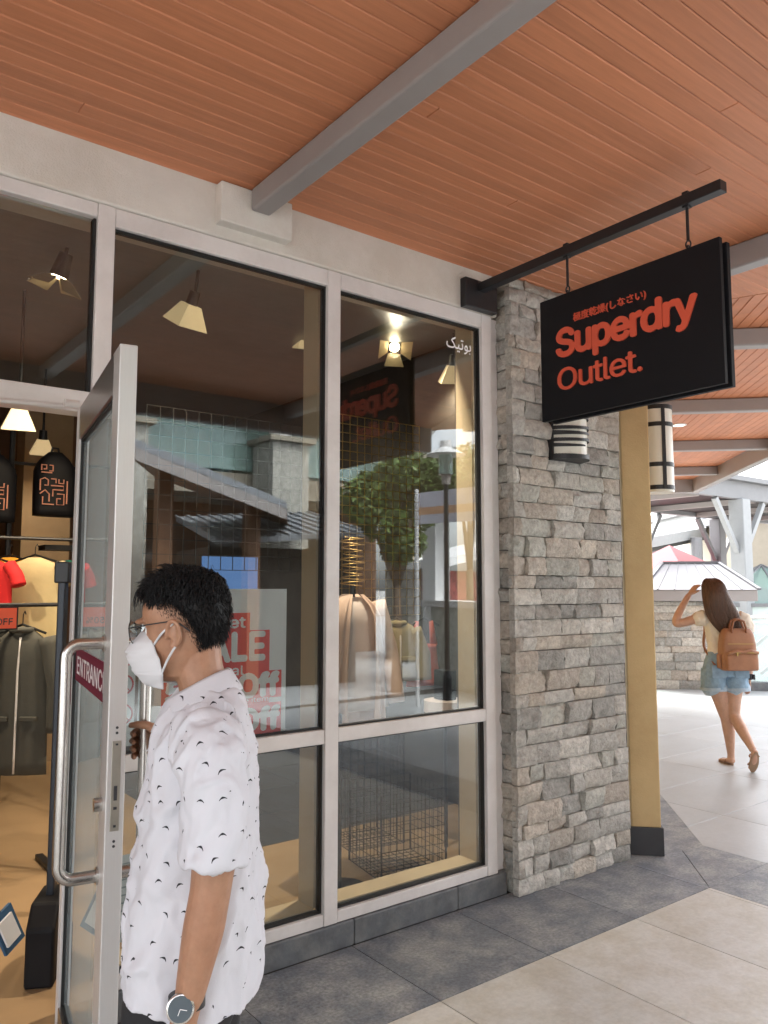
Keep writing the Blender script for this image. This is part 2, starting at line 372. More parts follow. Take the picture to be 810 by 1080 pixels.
def clip_poly(poly, zone):
    n = len(zone); a = sum(zone[i][0] * zone[(i + 1) % n][1] - zone[(i + 1) % n][0] * zone[i][1] for i in range(n))
    z = zone if a > 0 else zone[::-1]
    for i in range(n):
        (x0, y0), (x1, y1) = z[i], z[(i + 1) % n]
        poly = clip(poly, (y1 - y0), -(x1 - x0), (y1 - y0) * x0 - (x1 - x0) * y0)
        if len(poly) < 3: return []
    return poly
def tiles(mb, zone, o, u, su, sv, z0, z1, gap=0.002, var=0.1, col=None):
    """cover a convex zone with su x sv tiles laid along unit vector u from o"""
    u = Vector((u[0], u[1])); v = Vector((-u[1], u[0])); o = Vector(o)
    us = [(Vector(p) - o).dot(u) for p in zone]; vs = [(Vector(p) - o).dot(v) for p in zone]
    for i in range(math.floor(min(us) / su), math.ceil(max(us) / su)):
        for j in range(math.floor(min(vs) / sv), math.ceil(max(vs) / sv)):
            q = [o + u * (i + a) * su + v * (j + b) * sv + (u * (gap * (1 - 2 * a)) + v * (gap * (1 - 2 * b))) for a, b in ((0, 0), (1, 0), (1, 1), (0, 1))]
            p = clip_poly([(w.x, w.y) for w in q], zone)
            if len(p) >= 3:
                t = 1 + random.uniform(-var, var)
                mb.prism(p, z0, z1, t if col is None else tuple(t * c for c in col(i, j)))
FONT = None
try:
    import os
    FONT = bpy.data.fonts.load(os.path.join(bpy.utils.system_resource('DATAFILES'), 'fonts', 'Inter.woff2'))
except Exception: FONT = None
def text_loops(s, track):
    """outlines of a line of text as closed polylines (em units)"""
    c = bpy.data.curves.new('lettering', 'FONT'); c.body = s; c.space_character = track
    if FONT and all(ord(q) < 256 for q in s): c.font = FONT
    o = bpy.data.objects.new('lettering', c); COL.objects.link(o)
    dg = bpy.context.evaluated_depsgraph_get(); dg.update(); cu = o.evaluated_get(dg).to_curve(dg); out = []
    for sp in cu.splines:
        bp = sp.bezier_points; n = len(bp)
        if n == 0: out.append([tuple(p.co[:2]) for p in sp.points]); continue
        L = []
        for i in range(n):
            p, q = bp[i], bp[(i + 1) % n]; P = [np.array(k[:2]) for k in (p.co, p.handle_right, q.handle_left, q.co)]
            for t in np.linspace(0, 1, 9)[:-1]: L.append(tuple((1 - t) ** 3 * P[0] + 3 * t * (1 - t) ** 2 * P[1] + 3 * t * t * (1 - t) * P[2] + t ** 3 * P[3]))
        out.append(L)
    o.to_curve_clear() if False else None
    bpy.data.objects.remove(o); bpy.data.curves.remove(c)
    return out
def glyph_field(s, track, bold, px):
    """letter shapes as a smooth coverage field on a fine grid (bold = stroke growth in ems)"""
    loops = [np.array(q) for q in text_loops(s, track)]; co = np.concatenate(loops)
    pad = bold + 6 * px; lo = co.min(0) - pad; hi = co.max(0) + pad; nx, ny = int((hi[0] - lo[0]) / px) + 1, int((hi[1] - lo[1]) / px) + 1
    wn_ = np.zeros((ny, nx + 1), int)                       # winding number: overlapping outlines simply add up
    for q in loops:
        p = (q - lo) / px
        for i in range(len(p)):
            (x0, y0), (x1, y1) = p[i], p[(i + 1) % len(p)]
            if y0 == y1: continue
            sg_ = 1 if y1 > y0 else -1
            for j in range(math.ceil(min(y0, y1)), math.ceil(max(y0, y1))):
                x = x0 + (x1 - x0) * (j - y0) / (y1 - y0); wn_[j, min(nx, max(0, math.ceil(x)))] += sg_
    g = np.cumsum(wn_, axis=1)[:, :nx] != 0
    k = int(round(bold / px))
    if k > 0:
        o = np.zeros_like(g)
        for dy in range(-k, k + 1):
            w = int(math.sqrt(k * k - dy * dy)); r = np.zeros_like(g); c = np.cumsum(np.pad(g, ((0, 0), (w + 1, w))), axis=1); r = (c[:, 2 * w + 1:] - c[:, :-2 * w - 1]) > 0 if w else g
            o |= np.roll(r[:, :nx], dy, 0)
        g = o
    f = g.astype(np.float32)
    for _ in range(2):
        for ax in (0, 1): f = (np.roll(f, 1, ax) + f * 2 + np.roll(f, -1, ax)) / 4
    return f, lo
def text(s, origin, xax, up, height=None, width=None, bold=0.0, extrude=0.0015, m='ink', parent=None, name='lettering', track=1.0, px=0.011):
    """cut-out lettering in the plane spanned by xax and up, its outline fitted to height and width, lower-left corner at origin"""
    f, lo = glyph_field(s, track, bold, px); ny, nx = f.shape; th = 0.5; ins = f >= th
    verts = {}; V = []; F = []
    def vid(key, p):
        if key not in verts: verts[key] = len(V); V.append(p)
        return verts[key]
    edges = []
    full = ins[:-1, :-1] & ins[1:, :-1] & ins[:-1, 1:] & ins[1:, 1:]; some = ins[:-1, :-1] | ins[1:, :-1] | ins[:-1, 1:] | ins[1:, 1:]
    for j in range(ny - 1):
        i = 0
        while i < nx - 1:
            if full[j, i]:
                i0 = i
                while i < nx - 1 and full[j, i]: i += 1
                F.append([vid((i0, j), (i0, j)), vid((i, j), (i, j)), vid((i, j + 1), (i, j + 1)), vid((i0, j + 1), (i0, j + 1))]); continue
            if some[j, i]:
                c = [(i, j), (i + 1, j), (i + 1, j + 1), (i, j + 1)]; val = [f[q[1], q[0]] for q in c]; poly = []; cross = []
                for k in range(4):
                    a, b2 = c[k], c[(k + 1) % 4]; va, vb = val[k], val[(k + 1) % 4]
                    if va >= th: poly.append(vid(a, a))
                    if (va >= th) != (vb >= th):
                        t = (th - va) / (vb - va); q = vid((min(a, b2), max(a, b2)), (a[0] + (b2[0] - a[0]) * t, a[1] + (b2[1] - a[1]) * t)); poly.append(q); cross.append((q, va >= th))
                if len(poly) >= 3: F.append(poly)
                if len(cross) == 2:
                    q = [k[0] for k in cross if k[1]] + [k[0] for k in cross if not k[1]]
                    if len(q) == 2: edges.append((q[0], q[1]))
            i += 1
    co = np.array(V, np.float64); l2, h2 = co.min(0), co.max(0)
    sy = height / (h2[1] - l2[1]) if height else width / (h2[0] - l2[0]); sx = width / (h2[0] - l2[0]) if width else sy
    xax = Vector(xax).normalized(); up = Vector(up).normalized(); nn = xax.cross(up); A = np.array([xax, up, nn]); n = len(co)
    q0 = np.stack([(co[:, 0] - l2[0]) * sx, (co[:, 1] - l2[1]) * sy, np.zeros(n)], 1); q1 = q0.copy(); q1[:, 2] = extrude
    P = np.concatenate([q1, q0]) @ A + np.array(origin)
    FF = F + [p[::-1] for p in ([k + n for k in p] for p in F)] + [[a, a + n, b2 + n, b2] for a, b2 in edges]
    me = bpy.data.meshes.new(name); me.from_pydata(P.tolist(), [], FF); me.update()
    return finish(name, me, m, parent)

def bake(mb, voxel, smooth_it=4, factor=0.5):
    """merge overlapping closed volumes of a builder into ONE continuous surface"""
    me = mb.mesh('tmp'); o = bpy.data.objects.new('tmp', me); COL.objects.link(o)
    r = o.modifiers.new('r', 'REMESH'); r.mode = 'VOXEL'; r.voxel_size = voxel; r.use_smooth_shade = True
    if smooth_it:
        s_ = o.modifiers.new('s', 'SMOOTH'); s_.iterations = smooth_it; s_.factor = factor
    dg = bpy.context.evaluated_depsgraph_get(); dg.update()
    out = bpy.data.meshes.new_from_object(o.evaluated_get(dg))
    bpy.data.objects.remove(o); bpy.data.meshes.remove(me)
    out.polygons.foreach_set('use_smooth', [True] * len(out.polygons))
    return out
def ring(c, rx, ry, z=None, n=28, e=2.0, rxb=None, tilt=0.0):
    """superellipse ring; rx towards +x, rxb towards -x"""
    out = []
    for k in range(n):
        t = 2 * math.pi * k / n; ct, st = math.cos(t), math.sin(t)
        x = math.copysign(abs(ct) ** (2 / e), ct) * (rx if ct > 0 or rxb is None else rxb); y = math.copysign(abs(st) ** (2 / e), st) * ry
        out.append(Vector((c[0] + x, c[1] + y, c[2] + tilt * x)))
    return out
# ================================================================ SETTING
D = 2.95                    # shop front plane (its outer face), y
CZ = 3.235                  # ceiling height
Q = math.sqrt(0.5); U45 = Vector((Q, Q)); N45 = Vector((Q, -Q))      # the second arm of the walkway turns by 45 degrees
def P45(s, t, z=None):
    """point s metres along the second arm and t metres to its right"""
    x, y = s * Q + t * Q, s * Q - t * Q
    return (x, y) if z is None else Vector((x, y, z))
T_WALL, T_EDGE, S_END = 0.98, 3.225, 12.85

# ground far below and around the mall deck
g = MB(); g.prism([(-1500, -1500), (1500, -1500), (1500, 1500), (-1500, 1500)], -6.2, -6.0); struct(g.build('ground', M['ground']))
deck = MB(); deck.prism([(-14, -30), (30, -30), (24, -6), P45(S_END + .1, 6.0), P45(S_END + .1, -1.2), (4.6, 9.2), (-14, 9.2)], -0.4, -0.008)
struct(deck.build('deck', M['grout']))
# floor tiles
f = MB(); darkv = lambda i, j: (1, 1, 1)
tiles(f, [(-4, 2.37), (3.95, 2.37), (3.95, D), (-4, D)], (0.25, 2.37), (1, 0), 0.612, 0.58, -0.008, 0, var=.14)
tiles(f, [(3.95, 2.37), (4.55, 2.37), (4.19, 2.805), (4.06, D), (3.95, D)], (3.95, 2.37), (Q, Q), 0.9, 0.62, -0.008, 0, var=.06)
tiles(f, [(4.55, 2.37), (4.55, 2.765), (4.19, 2.805)], (3.95, 2.37), (Q, Q), 0.9, 0.62, -0.008, 0, var=.06)
tiles(f, [(3.95, -1.2), (4.55, -1.2), (4.55, 2.37), (3.95, 2.37)], (3.95, 2.37), (1, 0), 0.6, 0.61, -0.008, 0, var=.12)
w0 = (4.19, 2.805); w1 = P45(12.8, T_WALL)
tiles(f, [w0, (4.55, 2.765), P45(12.8, 1.262), w1], w0, (Q, Q), 0.61, 0.6, -0.008, 0, var=.12)
tiles(f, [(-14, -1.3), (3.95, -1.3), (3.95, -.75), (-14, -.75)], (0.25, -1.3), (1, 0), 0.612, 0.55, -0.008, 0, var=.14)
struct(f.build('pavement', M['dark_tile'], tint=True, bevel=0.0015, seg=1))
f = MB(); tiles(f, [(-4, -.75), (3.95, -.75), (3.95, 2.37), (-4, 2.37)], (0.25, 2.37), (1, 0), 0.612, 1.22, -0.008, 0, var=.07)
struct(f.build('walkway', M['beige_tile'], tint=True, bevel=0.0015, seg=1))
f = MB()
tiles(f, [(4.55, -3), (9, -3), P45(S_END, 5.6), P45(S_END, 1.262), (4.55, 2.765)], (4.05, 3.03), (1, 0), 1.2, 0.655, -0.008, 0, var=.06)
struct(f.build('terrace', M['pale_tile'], tint=True, bevel=0.0015, seg=1))
f = MB(); tiles(f, [(-14, -29), (28, -29), (14, -3.1), (4.55, -3.1), (4.55, -1.3), (-14, -1.3)][:4] + [(-14, -1.3)], (0, -1.3), (1, 0), 1.2, 0.6, -0.012, -0.004, var=.08)
struct(f.build('plaza', M['pale_tile'], tint=True))

# ceiling: tongue-and-groove boards, mitred where the walkway turns
def mitre_x(y): return 4.10 + 0.414 * (D - y)
zone1 = [(-6, -.40), (mitre_x(-.40) - .006, -.40), (mitre_x(D) - .006, D + .02), (-6, D + .02)]
zone2 = [(mitre_x(D) + .006, D), P45(S_END, T_WALL), P45(S_END, T_EDGE), (mitre_x(-.40) + .006, -.40)]
def boards(zone, o, u, w, m, name):
    mb = MB(); u = Vector(u); v = Vector((-u.y, u.x)); o = Vector(o)
    vs = [(Vector(p) - o).dot(v) for p in zone]; us = [(Vector(p) - o).dot(u) for p in zone]
    for j in range(math.floor(min(vs) / w), math.ceil(max(vs) / w)):
        x = min(us) - random.uniform(0, 8.5)
        while x < max(us):
            L = 9.0
            q = [o + u * a + v * b for a, b in ((x + .0005, j * w + .0006), (x + L - .0005, j * w + .0010), (x + L - .0005, (j + 1) * w - .0010), (x + .0005, (j + 1) * w - .0010))]
            p = clip_poly([(k.x, k.y) for k in q], zone); x += L
            if len(p) >= 3: mb.prism(p, CZ, CZ + .012, 1 + random.uniform(-.085, .085))
    return struct(mb.build(name, m, tint=True, bevel=0.0034, seg=1))
boards(zone1, (0, 0), (1, 0), 0.0735, M['plank'], 'ceiling')
boards(zone2, (0, 0), (Q, Q), 0.0735, M['plank2'], 'ceiling')
r = MB(); r.prism([(-6, -.42), (5.6, -.42), (5.6, 0), (4.12, D + .02), (-6, D + .02)], CZ + .012, CZ + .02)
r.prism(zone2, CZ + .014, CZ + .022); struct(r.build('ceiling_backing', M['backing']))
r = MB(); r.prism([(-6, -.45), (mitre_x(-.45), -.45), (mitre_x(D), D), (4.1, 9), (-6, 9)], CZ + .16, CZ + .3)
r.prism([(4.105, D + .01), P45(S_END + .1, T_WALL - .11), (4.105, 9.1)], CZ + .14, CZ + .27)  # unseen wedge roof added to stop sun leaking in behind the ochre wall
r.prism([(mitre_x(D), D), P45(S_END + .1, T_WALL - .1), P45(S_END + .1, T_EDGE + .05), (mitre_x(-.45), -.45)], CZ + .165, CZ + .29); struct(r.build('roof', M['roof_metal']))

def beam(name, label, a, b, w, z0, z1, m='grey_paint'):
    mb = MB(); a = Vector((a[0], a[1], (z0 + z1) / 2)); b = Vector((b[0], b[1], (z0 + z1) / 2)); mb.bar(a, b, w, z1 - z0)
    o = mb.build(name, M[m], bevel=0.012, seg=3); tag(o, label, 'beam', 'steel beams under the board ceiling'); return o
beam('ceiling_beam', 'grey steel beam overhead running from the wall corbel out across the boards', (1.555, D - .058), (1.555, -.30), .092, 3.135, CZ - .002)
beam('ceiling_beam', 'grey steel beam out of frame to the left over the doorway', (-.60, D - .002), (-.60, -.30), .092, 3.135, CZ - .002)
beam('ceiling_beam', 'grey ceiling beam half hidden behind the hanging black sign', (3.70, D - .10), (3.70, -.30), .092, 3.112, CZ - .002)
for s_, lab in ((5.33, 'nearest of the level grey beams past the hanging sign'), (7.33, 'grey level beam second beyond the hanging sign'),
                (9.40, 'grey level beam third beyond the hanging sign'), (11.45, 'farthest short grey beam meeting the sloping edge beam')):
    t1 = T_EDGE - .05
    beam('ceiling_beam', lab, P45(s_, T_WALL + .01), P45(s_, t1), .10, 3.115, CZ - .002)
beam('edge_beam', 'long grey fascia beam along the outer edge of the front walkway roof', (-6, -.36), (mitre_x(-.36), -.36), .10, 2.98, CZ + .15)
beam('edge_beam', 'grey edge beam receding along the open side of the far walkway', P45(4.0, T_EDGE), P45(S_END, T_EDGE), .10, 3.03, CZ + .15)
beam('edge_beam', 'grey beam closing the far end of the walkway roof', P45(S_END, T_WALL - .1), P45(S_END, T_EDGE + .05), .10, 3.03, CZ + .14)

# ---------------------------------------------------------------- shop building
b = MB(); b.box(-4.0, 3.04, D, D + .30, 3.012, CZ + .15)
b.box(-4.0, -0.98, D, D + .3, 0, 3.012)
shop = thing('shop_building', 'beige rendered shop wall above the tall glazed front', 'building', (0, D, 0))
b.build('facade_wall', M['render'], shop, bevel=.01)
b = MB(); b.box(1.375, 1.715, D - .055, D + .02, 3.06, CZ - .004); b.build('corbel', M['render'], shop, bevel=.006)
b = MB(); b.prism([(-4, 8.5), (4.05, 8.5), (4.05, 8.7), (-4, 8.7)], 0, 3.5); b.build('back_wall', M['brown_wall'], shop)
b = MB(); b.box(3.98, 4.08, 3.35, 8.5, 0, 3.5); b.build('side_wall', M['dark_wall'], shop); b = MB(); b.box(-4.1, -4.0, D, 8.7, 0, 3.5); b.build('side_wall', M['dark_wall'], shop)
b = MB(); b.box(-4.0, 4.08, D + .3, 8.7, 3.40, 3.5); b.build('shop_ceiling', M['dark_ceiling'], shop)
fl = MB(); fl.prism([(-4, D + .06), (3.98, D + .06), (3.98, 4.35), (2.2, 4.35), (2.2, 8.6), (-4, 8.6)], -.02, .004); struct(fl.build('floor', M['wood_floor']))
fl = MB(); tiles(fl, [(2.2, 4.352), (3.98, 4.352), (3.98, 8.6), (2.2, 8.6)], (2.2, 4.352), (1, 0), .6, .6, -.02, .004, gap=.003); struct(fl.build('shop_floor', mat('slate_shop_tile', (.045, .05, .06), .35, var=.15, attr=True), tint=True))
fl = MB(); fl.box(-.98, .9, D + .001, D + .059, -.02, .008); struct(fl.build('threshold', M['steel'], bevel=.003))
k = MB()
x = -0.1
for x0, x1 in ((0.96, 1.49), (1.494, 2.10), (2.104, 2.715), (2.719, 3.055)): k.box(x0, x1, D, D + .16, 0, .108, None)
struct(k.build('kerb', M['kerbstone'], bevel=.006))

# dark timber panels, cream column inside the shop
for i, px in enumerate((16, 58, 76)):
    pass
b = MB()
p0 = at_y(25, 500, 7.6); b.box(p0.x, p0.x + .42, 7.6, 7.9, .004, 3.4)
tag(b.build('interior_column', mat('buff_column', (.35, .25, .15), .8)), 'buff square column standing inside the shop behind the hanging backpack', 'column')

# ---------------------------------------------------------------- stone pillar
def stone_face(mb, o, u, W, H, nrm, rows=None, depth=.045, hmin=.066, hmax=.112, seed=1, wmin=.10, wmax=.29, sub=7, tints=None):
    rnd = random.Random(seed); o = Vector(o); u = Vector(u).normalized(); nrm = Vector(nrm).normalized(); z = 0.0
    tints = tints or [(1, 1, 1), (1.12, 1.05, .97), (.86, .86, .85), (1.15, 1.14, 1.12), (.74, .75, .75), (.98, .91, .85), (.93, .95, .92), (1.05, 1.03, 1.0), (.95, .89, .83), (1.08, 1.08, 1.07)]
    while z < H - .005:
        h = min(rnd.uniform(hmin, hmax), H - z)
        if H - z - h < .04: h = H - z
        x = 0.0; first = rnd.uniform(.3, 1)
        while x < W - .001:
            w = rnd.uniform(wmin, wmax) * (first if x == 0 else 1)
            if W - x - w < .07: w = W - x
            nu, nv = max(4, int(w / .020)), max(4, int(h / .016)); out = depth * rnd.uniform(.72, 1.05); tu, tv = rnd.uniform(-.012, .012), rnd.uniform(-.009, .009)
            sh = rnd.uniform(-.006, .006); ph = rnd.uniform(0, 50)
            vs = []; t = rnd.choice(tints); kk = rnd.uniform(.86, 1.12); t = tuple(q * kk for q in t)
            ridge = rnd.uniform(.2, .8); amp = rnd.uniform(.004, .013)
            for j in range(nv + 1):
                for i in range(nu + 1):
                    a, c = i / nu, j / nv; edge = (i in (0, nu)) or (j in (0, nv))
                    from mathutils import noise
                    n1 = noise.noise(Vector((x * 9 + a * w * 16 + ph, (z + c * h) * 26, ph))) ; n2 = noise.noise(Vector((a * w * 50 + ph, c * h * 60, ph + 9)))
                    d = out + tu * (a - .5) * 2 + tv * (c - .5) * 2 + amp * n1 * 1.5 + .0055 * n2 + .006 * (1 - abs(c - ridge) * 2)
                    if i == 0 and x == 0 or i == nu and x + w > W - .001: d = out + .004 * n2
                    elif edge: d -= .005 + .004 * abs(n2)
                    ja = .004 * n2 if not edge else (.003 * n1)
                    pz = z + c * h; 
                    px = x + a * w
                    if i == 0 and x > 0: px += .002
                    if i == nu and x + w < W - .001: px -= .002
                    if j == 0: pz += .002
                    if j == nv: pz -= .002
                    vs.append(o + u * (px + (0 if i in (0, nu) and (x == 0 or x + w > W - .001) else ja)) + Vector((0, 0, pz + ja * .7)) + nrm * max(.004, d))
            n0 = len(vs); fs = []
            q = lambda i, j: j * (nu + 1) + i
            for j in range(nv):
                for i in range(nu): fs.append((q(i, j), q(i + 1, j), q(i + 1, j + 1), q(i, j + 1)))
            loop = [q(i, 0) for i in range(nu + 1)] + [q(nu, j) for j in range(1, nv + 1)] + [q(i, nv) for i in range(nu - 1, -1, -1)] + [q(0, j) for j in range(nv - 1, 0, -1)]
            for i in loop:
                p = vs[i]; vs.append(p - nrm * ((p - o).dot(nrm)))
            L = len(loop)
            for k_ in range(L): fs.append((loop[(k_ + 1) % L], loop[k_], n0 + k_, n0 + (k_ + 1) % L))
            mb.add(vs, fs, t); x += w
        z += h
pil = thing('stone_pillar', 'tall pillar clad in rough split grey stone beside the shop window', 'pillar', (3.52, 3.1, 0))
b = MB(); b.box(3.10, 4.04, 2.915, 3.36, 0, CZ); b.build('core', M['mortar'], pil)
b = MB()
stone_face(b, (3.062, 2.915, 0), (1, 0, 0), .925, CZ, (0, -1, 0), seed=11)
stone_face(b, (3.10, 3.30, 0), (0, -1, 0), .415, CZ, (-1, 0, 0), seed=23, wmin=.1, wmax=.25, depth=.032)
b.build('stone_cladding', M['stone'], pil, tint=True, smooth='auto')

# ---------------------------------------------------------------- ochre wall end
A_, B_ = (4.188, 2.803), (4.072, 2.927); L_ = 9.0
w = thing('ochre_wall', 'ochre yellow rendered wall end with black plinth beside the stone pillar', 'wall', (4.13, 2.87, 0))
A2 = (A_[0] + Q * 8.5, A_[1] + Q * 8.5); B2 = (B_[0] + Q * 8.5, B_[1] + Q * 8.5)
b = MB(); b.prism([A_, A2, B2, B_], .155, CZ - .001); b.build('render', M['yellow'], w, bevel=.008)
e = .012
a = (A_[0] + .7 * e - .7 * e, A_[1] - 1.4 * e); 
b = MB(); b.prism([(A_[0], A_[1] - 1.41 * e), (A2[0] + Q * e, A2[1] - Q * e), (B2[0] - Q * e, B2[1] + Q * e), (B_[0] - 1.41 * e, B_[1])], 0, .158); b.build('plinth', M['plinth'], w, bevel=.003)

# ================================================================ SHOP FRONT
win = thing('shop_window', 'tall aluminium framed shop window with two wide bays and lower panes', 'window', (1.95, D, .1))
F0, F1 = D + .006, D + .075
def fbar(name, x0, x1, z0, z1, y0=F0, y1=F1, m='alu', parent=win):
    mb = MB(); mb.box(x0, x1, y0, y1, z0, z1); return mb.build(name, M[m], parent, bevel=.004)
fbar('mullion', .900, .966, .110, 3.010); fbar('mullion', 1.946, 2.016, .110, 3.010); fbar('mullion', 2.928, 2.998, .110, 3.010)
for x0, x1 in ((.966, 1.946), (2.016, 2.928)):
    fbar('transom', x0 + .001, x1 - .001, .872, .934, F0 + .003); fbar('head_rail', x0 + .001, x1 - .001, 2.935, 3.010, F0 + .003); fbar('sill_rail', x0 + .001, x1 - .001, .110, .160, F0 + .003)
fbar('head_rail', -.98, .899, 2.955, 3.010, F0 + .003); fbar('door_head', -.98, .899, 2.195, 2.275, F0 + .004, F1 + .03)
fbar('cover_strip', 2.9985, 3.07, .11, 3.012, F0 + .03, F1 + .06)
for x0, x1 in ((.966, 1.946), (2.016, 2.928)):
    mb = MB()
    for xa, xb in ((x0 - .01, x0 + .004), (x1 - .004, x1 + .01)): mb.box(xa, xb, F1 + .012, F1 + .135, .162, 2.99)
    mb.box(x0 + .005, x1 - .005, F1 + .012, F1 + .135, .145, .162)
    mb.build('inner_jamb', M['jamb'], win)
    for z0, z1 in ((.160, .872), (.934, 2.935)):
        mb = MB(); t = .007
        for q in ((x0, x0 + t, z0, z1), (x1 - t, x1, z0, z1)): mb.box(q[0], q[1], F0 + .022, F1 - .012, q[2], q[3])
        for q in ((z0, z0 + t), (z1 - t, z1)): mb.box(x0 + t, x1 - t, F0 + .022, F1 - .012, q[0], q[1])
        mb.build('gasket', M['gasket'], win)
        mb = MB(); mb.box(x0 + .002, x1 - .002, F0 + .032, F0 + .040, z0 + .002, z1 - .002); gp = mb.build('pane', M['glass'], win)
        if x0 > 2 and z0 > .9:
            text('\ufb8f\ufef4\ufe97\ufeee\ufe91', (2.70, F0 + .0305, 2.778), (1, 0, 0), (0, 0, 1), width=.175, height=.082, bold=.012, extrude=.0006, m=M['white'], parent=gp)
mb = MB(); mb.box(-.97, .897, F0 + .032, F0 + .040, 2.277, 2.953); mb.build('pane', M['glass'], win)
for xa, xb in ((-.97, -.96), (.889, .899)):
    mb = MB(); mb.box(xa, xb, F0 + .02, F1 - .012, 2.277, 2.953); mb.build('gasket', M['gasket'], win)
mb = MB(); mb.tube([(-.2, D - .05, 2.17), (.55, D - .045, 2.185), (.80, D - .01, 2.205)], .009, 8); mb.cyl((.79, D - .04, 2.21), (.84, D - .04, 2.21), .014); mb.box(-.35, -.05, D - .06, D + .003, 2.15, 2.194)
mb.build('door_closer', M['alu'], win)

M['stile'] = mat('satin_door_stile', (0.60, 0.585, 0.57), 0.36, metal=0.35, var=0.05, scale=30, stretch=(60, 60, 0.6))
# ---------------------------------------------------------------- open door leaf
Hx = Vector((.868, D - .012)); Nx = Vector((.711, 2.035)); dw = (Nx - Hx); LW = dw.length; dw.normalize(); dn = Vector((-dw.y, dw.x))
if dn.x < 0: dn = -dn
def DP(a, b, z): return Vector((Hx.x + dw.x * a + dn.x * b, Hx.y + dw.y * a + dn.y * b, z))
door = thing('glass_door', 'open glass shop door with brushed steel stiles and long pull handles', 'door', (Hx.x, Hx.y, 0))
DZ0, DZ1, TH = .012, 2.192, .046
def dbox(name, a0, a1, z0, z1, m, th=TH, bev=.003, off=0.0):
    mb = MB(); c = DP((a0 + a1) / 2, off, (z0 + z1) / 2)
    mb.obox(c, Vector((dw.x, dw.y, 0)) * (a1 - a0) / 2, Vector((dn.x, dn.y, 0)) * th / 2, Vector((0, 0, (z1 - z0) / 2))); return mb.build(name, M[m], door, bevel=bev)
dbox('lock_stile', LW - .10, LW, DZ0, DZ1, 'stile'); dbox('hinge_stile', 0, .075, DZ0, DZ1, 'alu')
dbox('top_rail', .0755, LW - .1005, 2.075, DZ1, 'steel_dark'); dbox('bottom_rail', .0755, LW - .1005, DZ0, .16, 'steel')
dbox('pane', .07, LW - .095, .155, 2.08, 'door_glass', th=.010, bev=0)
for sg in (-1, 1):
    dbox('gasket', .0755, .084, .16, 2.075, 'gasket', th=.03, bev=0, off=.0); 
    break
mb = MB()
for a0, a1, z0, z1 in ((.084, LW - .1005, .16, .170), (.084, LW - .1005, 2.065, 2.075), (LW - .109, LW - .1005, .17, 2.065)):
    mb.obox(DP((a0 + a1) / 2, 0, (z0 + z1) / 2), Vector((dw.x, dw.y, 0)) * (a1 - a0) / 2, Vector((dn.x, dn.y, 0)) * .015, Vector((0, 0, (z1 - z0) / 2)))
mb.build('gasket', M['gasket'], door)
ha = LW - .085
for sg, so in ((-1, .115), (1, .082)):
    mb = MB(); zt, zb, rr = 1.405, .815, .035; pts = [DP(ha, sg * TH / 2, zt)]
    so2 = TH / 2 + so - .02
    for k_ in range(7): a = k_ / 6 * math.pi / 2; pts.append(DP(ha, sg * (so2 - rr + rr * math.sin(a)), zt - rr + rr * math.cos(a)))
    for k_ in range(7): a = k_ / 6 * math.pi / 2; pts.append(DP(ha, sg * (so2 - rr + rr * math.cos(a)), zb + rr - rr * math.sin(a)))
    pts.append(DP(ha, sg * TH / 2, zb)); mb.tube(pts, .0155, 16)
    for z in (zt, zb): mb.tube([DP(ha, sg * TH / 2, z), DP(ha, sg * (TH / 2 + .006), z)], .022, 18)
    mb.build('pull_handle', M['steel'], door, smooth='auto')
mb = MB(); lc = lambda z0, z1, b0, b1, pr: mb.obox(DP(LW + pr / 2, (b0 + b1) / 2, (z0 + z1) / 2), Vector((dw.x, dw.y, 0)) * pr / 2, Vector((dn.x, dn.y, 0)) * (b1 - b0) / 2, Vector((0, 0, (z1 - z0) / 2)))
lc(.945, 1.165, -.011, .011, .0025); lp = mb.build('lock_plate', mat('worn_steel_plate', (.45, .42, .36), .4, metal=.9, var=.15), door, bevel=.001)
mb = MB(); lc(1.02, 1.055, -.004, .004, .005); lc(.998, 1.004, -.004, .004, .006); lc(1.155, 1.159, -.003, .003, .006); lc(.955, .960, -.003, .003, .006)
for z in (1.185, 1.198, .92, .908): mb.tube([DP(LW, 0, z), DP(LW + .0015, 0, z)], .0035, 10)
mb.build('keyhole', M['ink'], lp)
mb = MB(); mb.tube([DP(LW - .055, -TH / 2, 1.00), DP(LW - .055, -TH / 2 - .02, 1.00)], .017, 18); mb.build('lock_cylinder', M['steel'], door, smooth='auto')
mb = MB(); a0, a1 = .085, LW - .105
for z0, z1 in ((1.235, 1.345),): mb.obox(DP((a0 + a1) / 2, -.0065, (z0 + z1) / 2), Vector((dw.x, dw.y, 0)) * (a1 - a0) / 2, Vector((dn.x, dn.y, 0)) * .0007, Vector((0, 0, (z1 - z0) / 2)))
st = mb.build('entrance_sticker', M['maroon'], door)
text('ENTRANCE', DP(.13, -.0074, 1.26), (dw.x, dw.y, 0), (0, 0, 1), width=LW - .28, height=.06, bold=.012, extrude=.0003, m=M['poster_white'], parent=st)
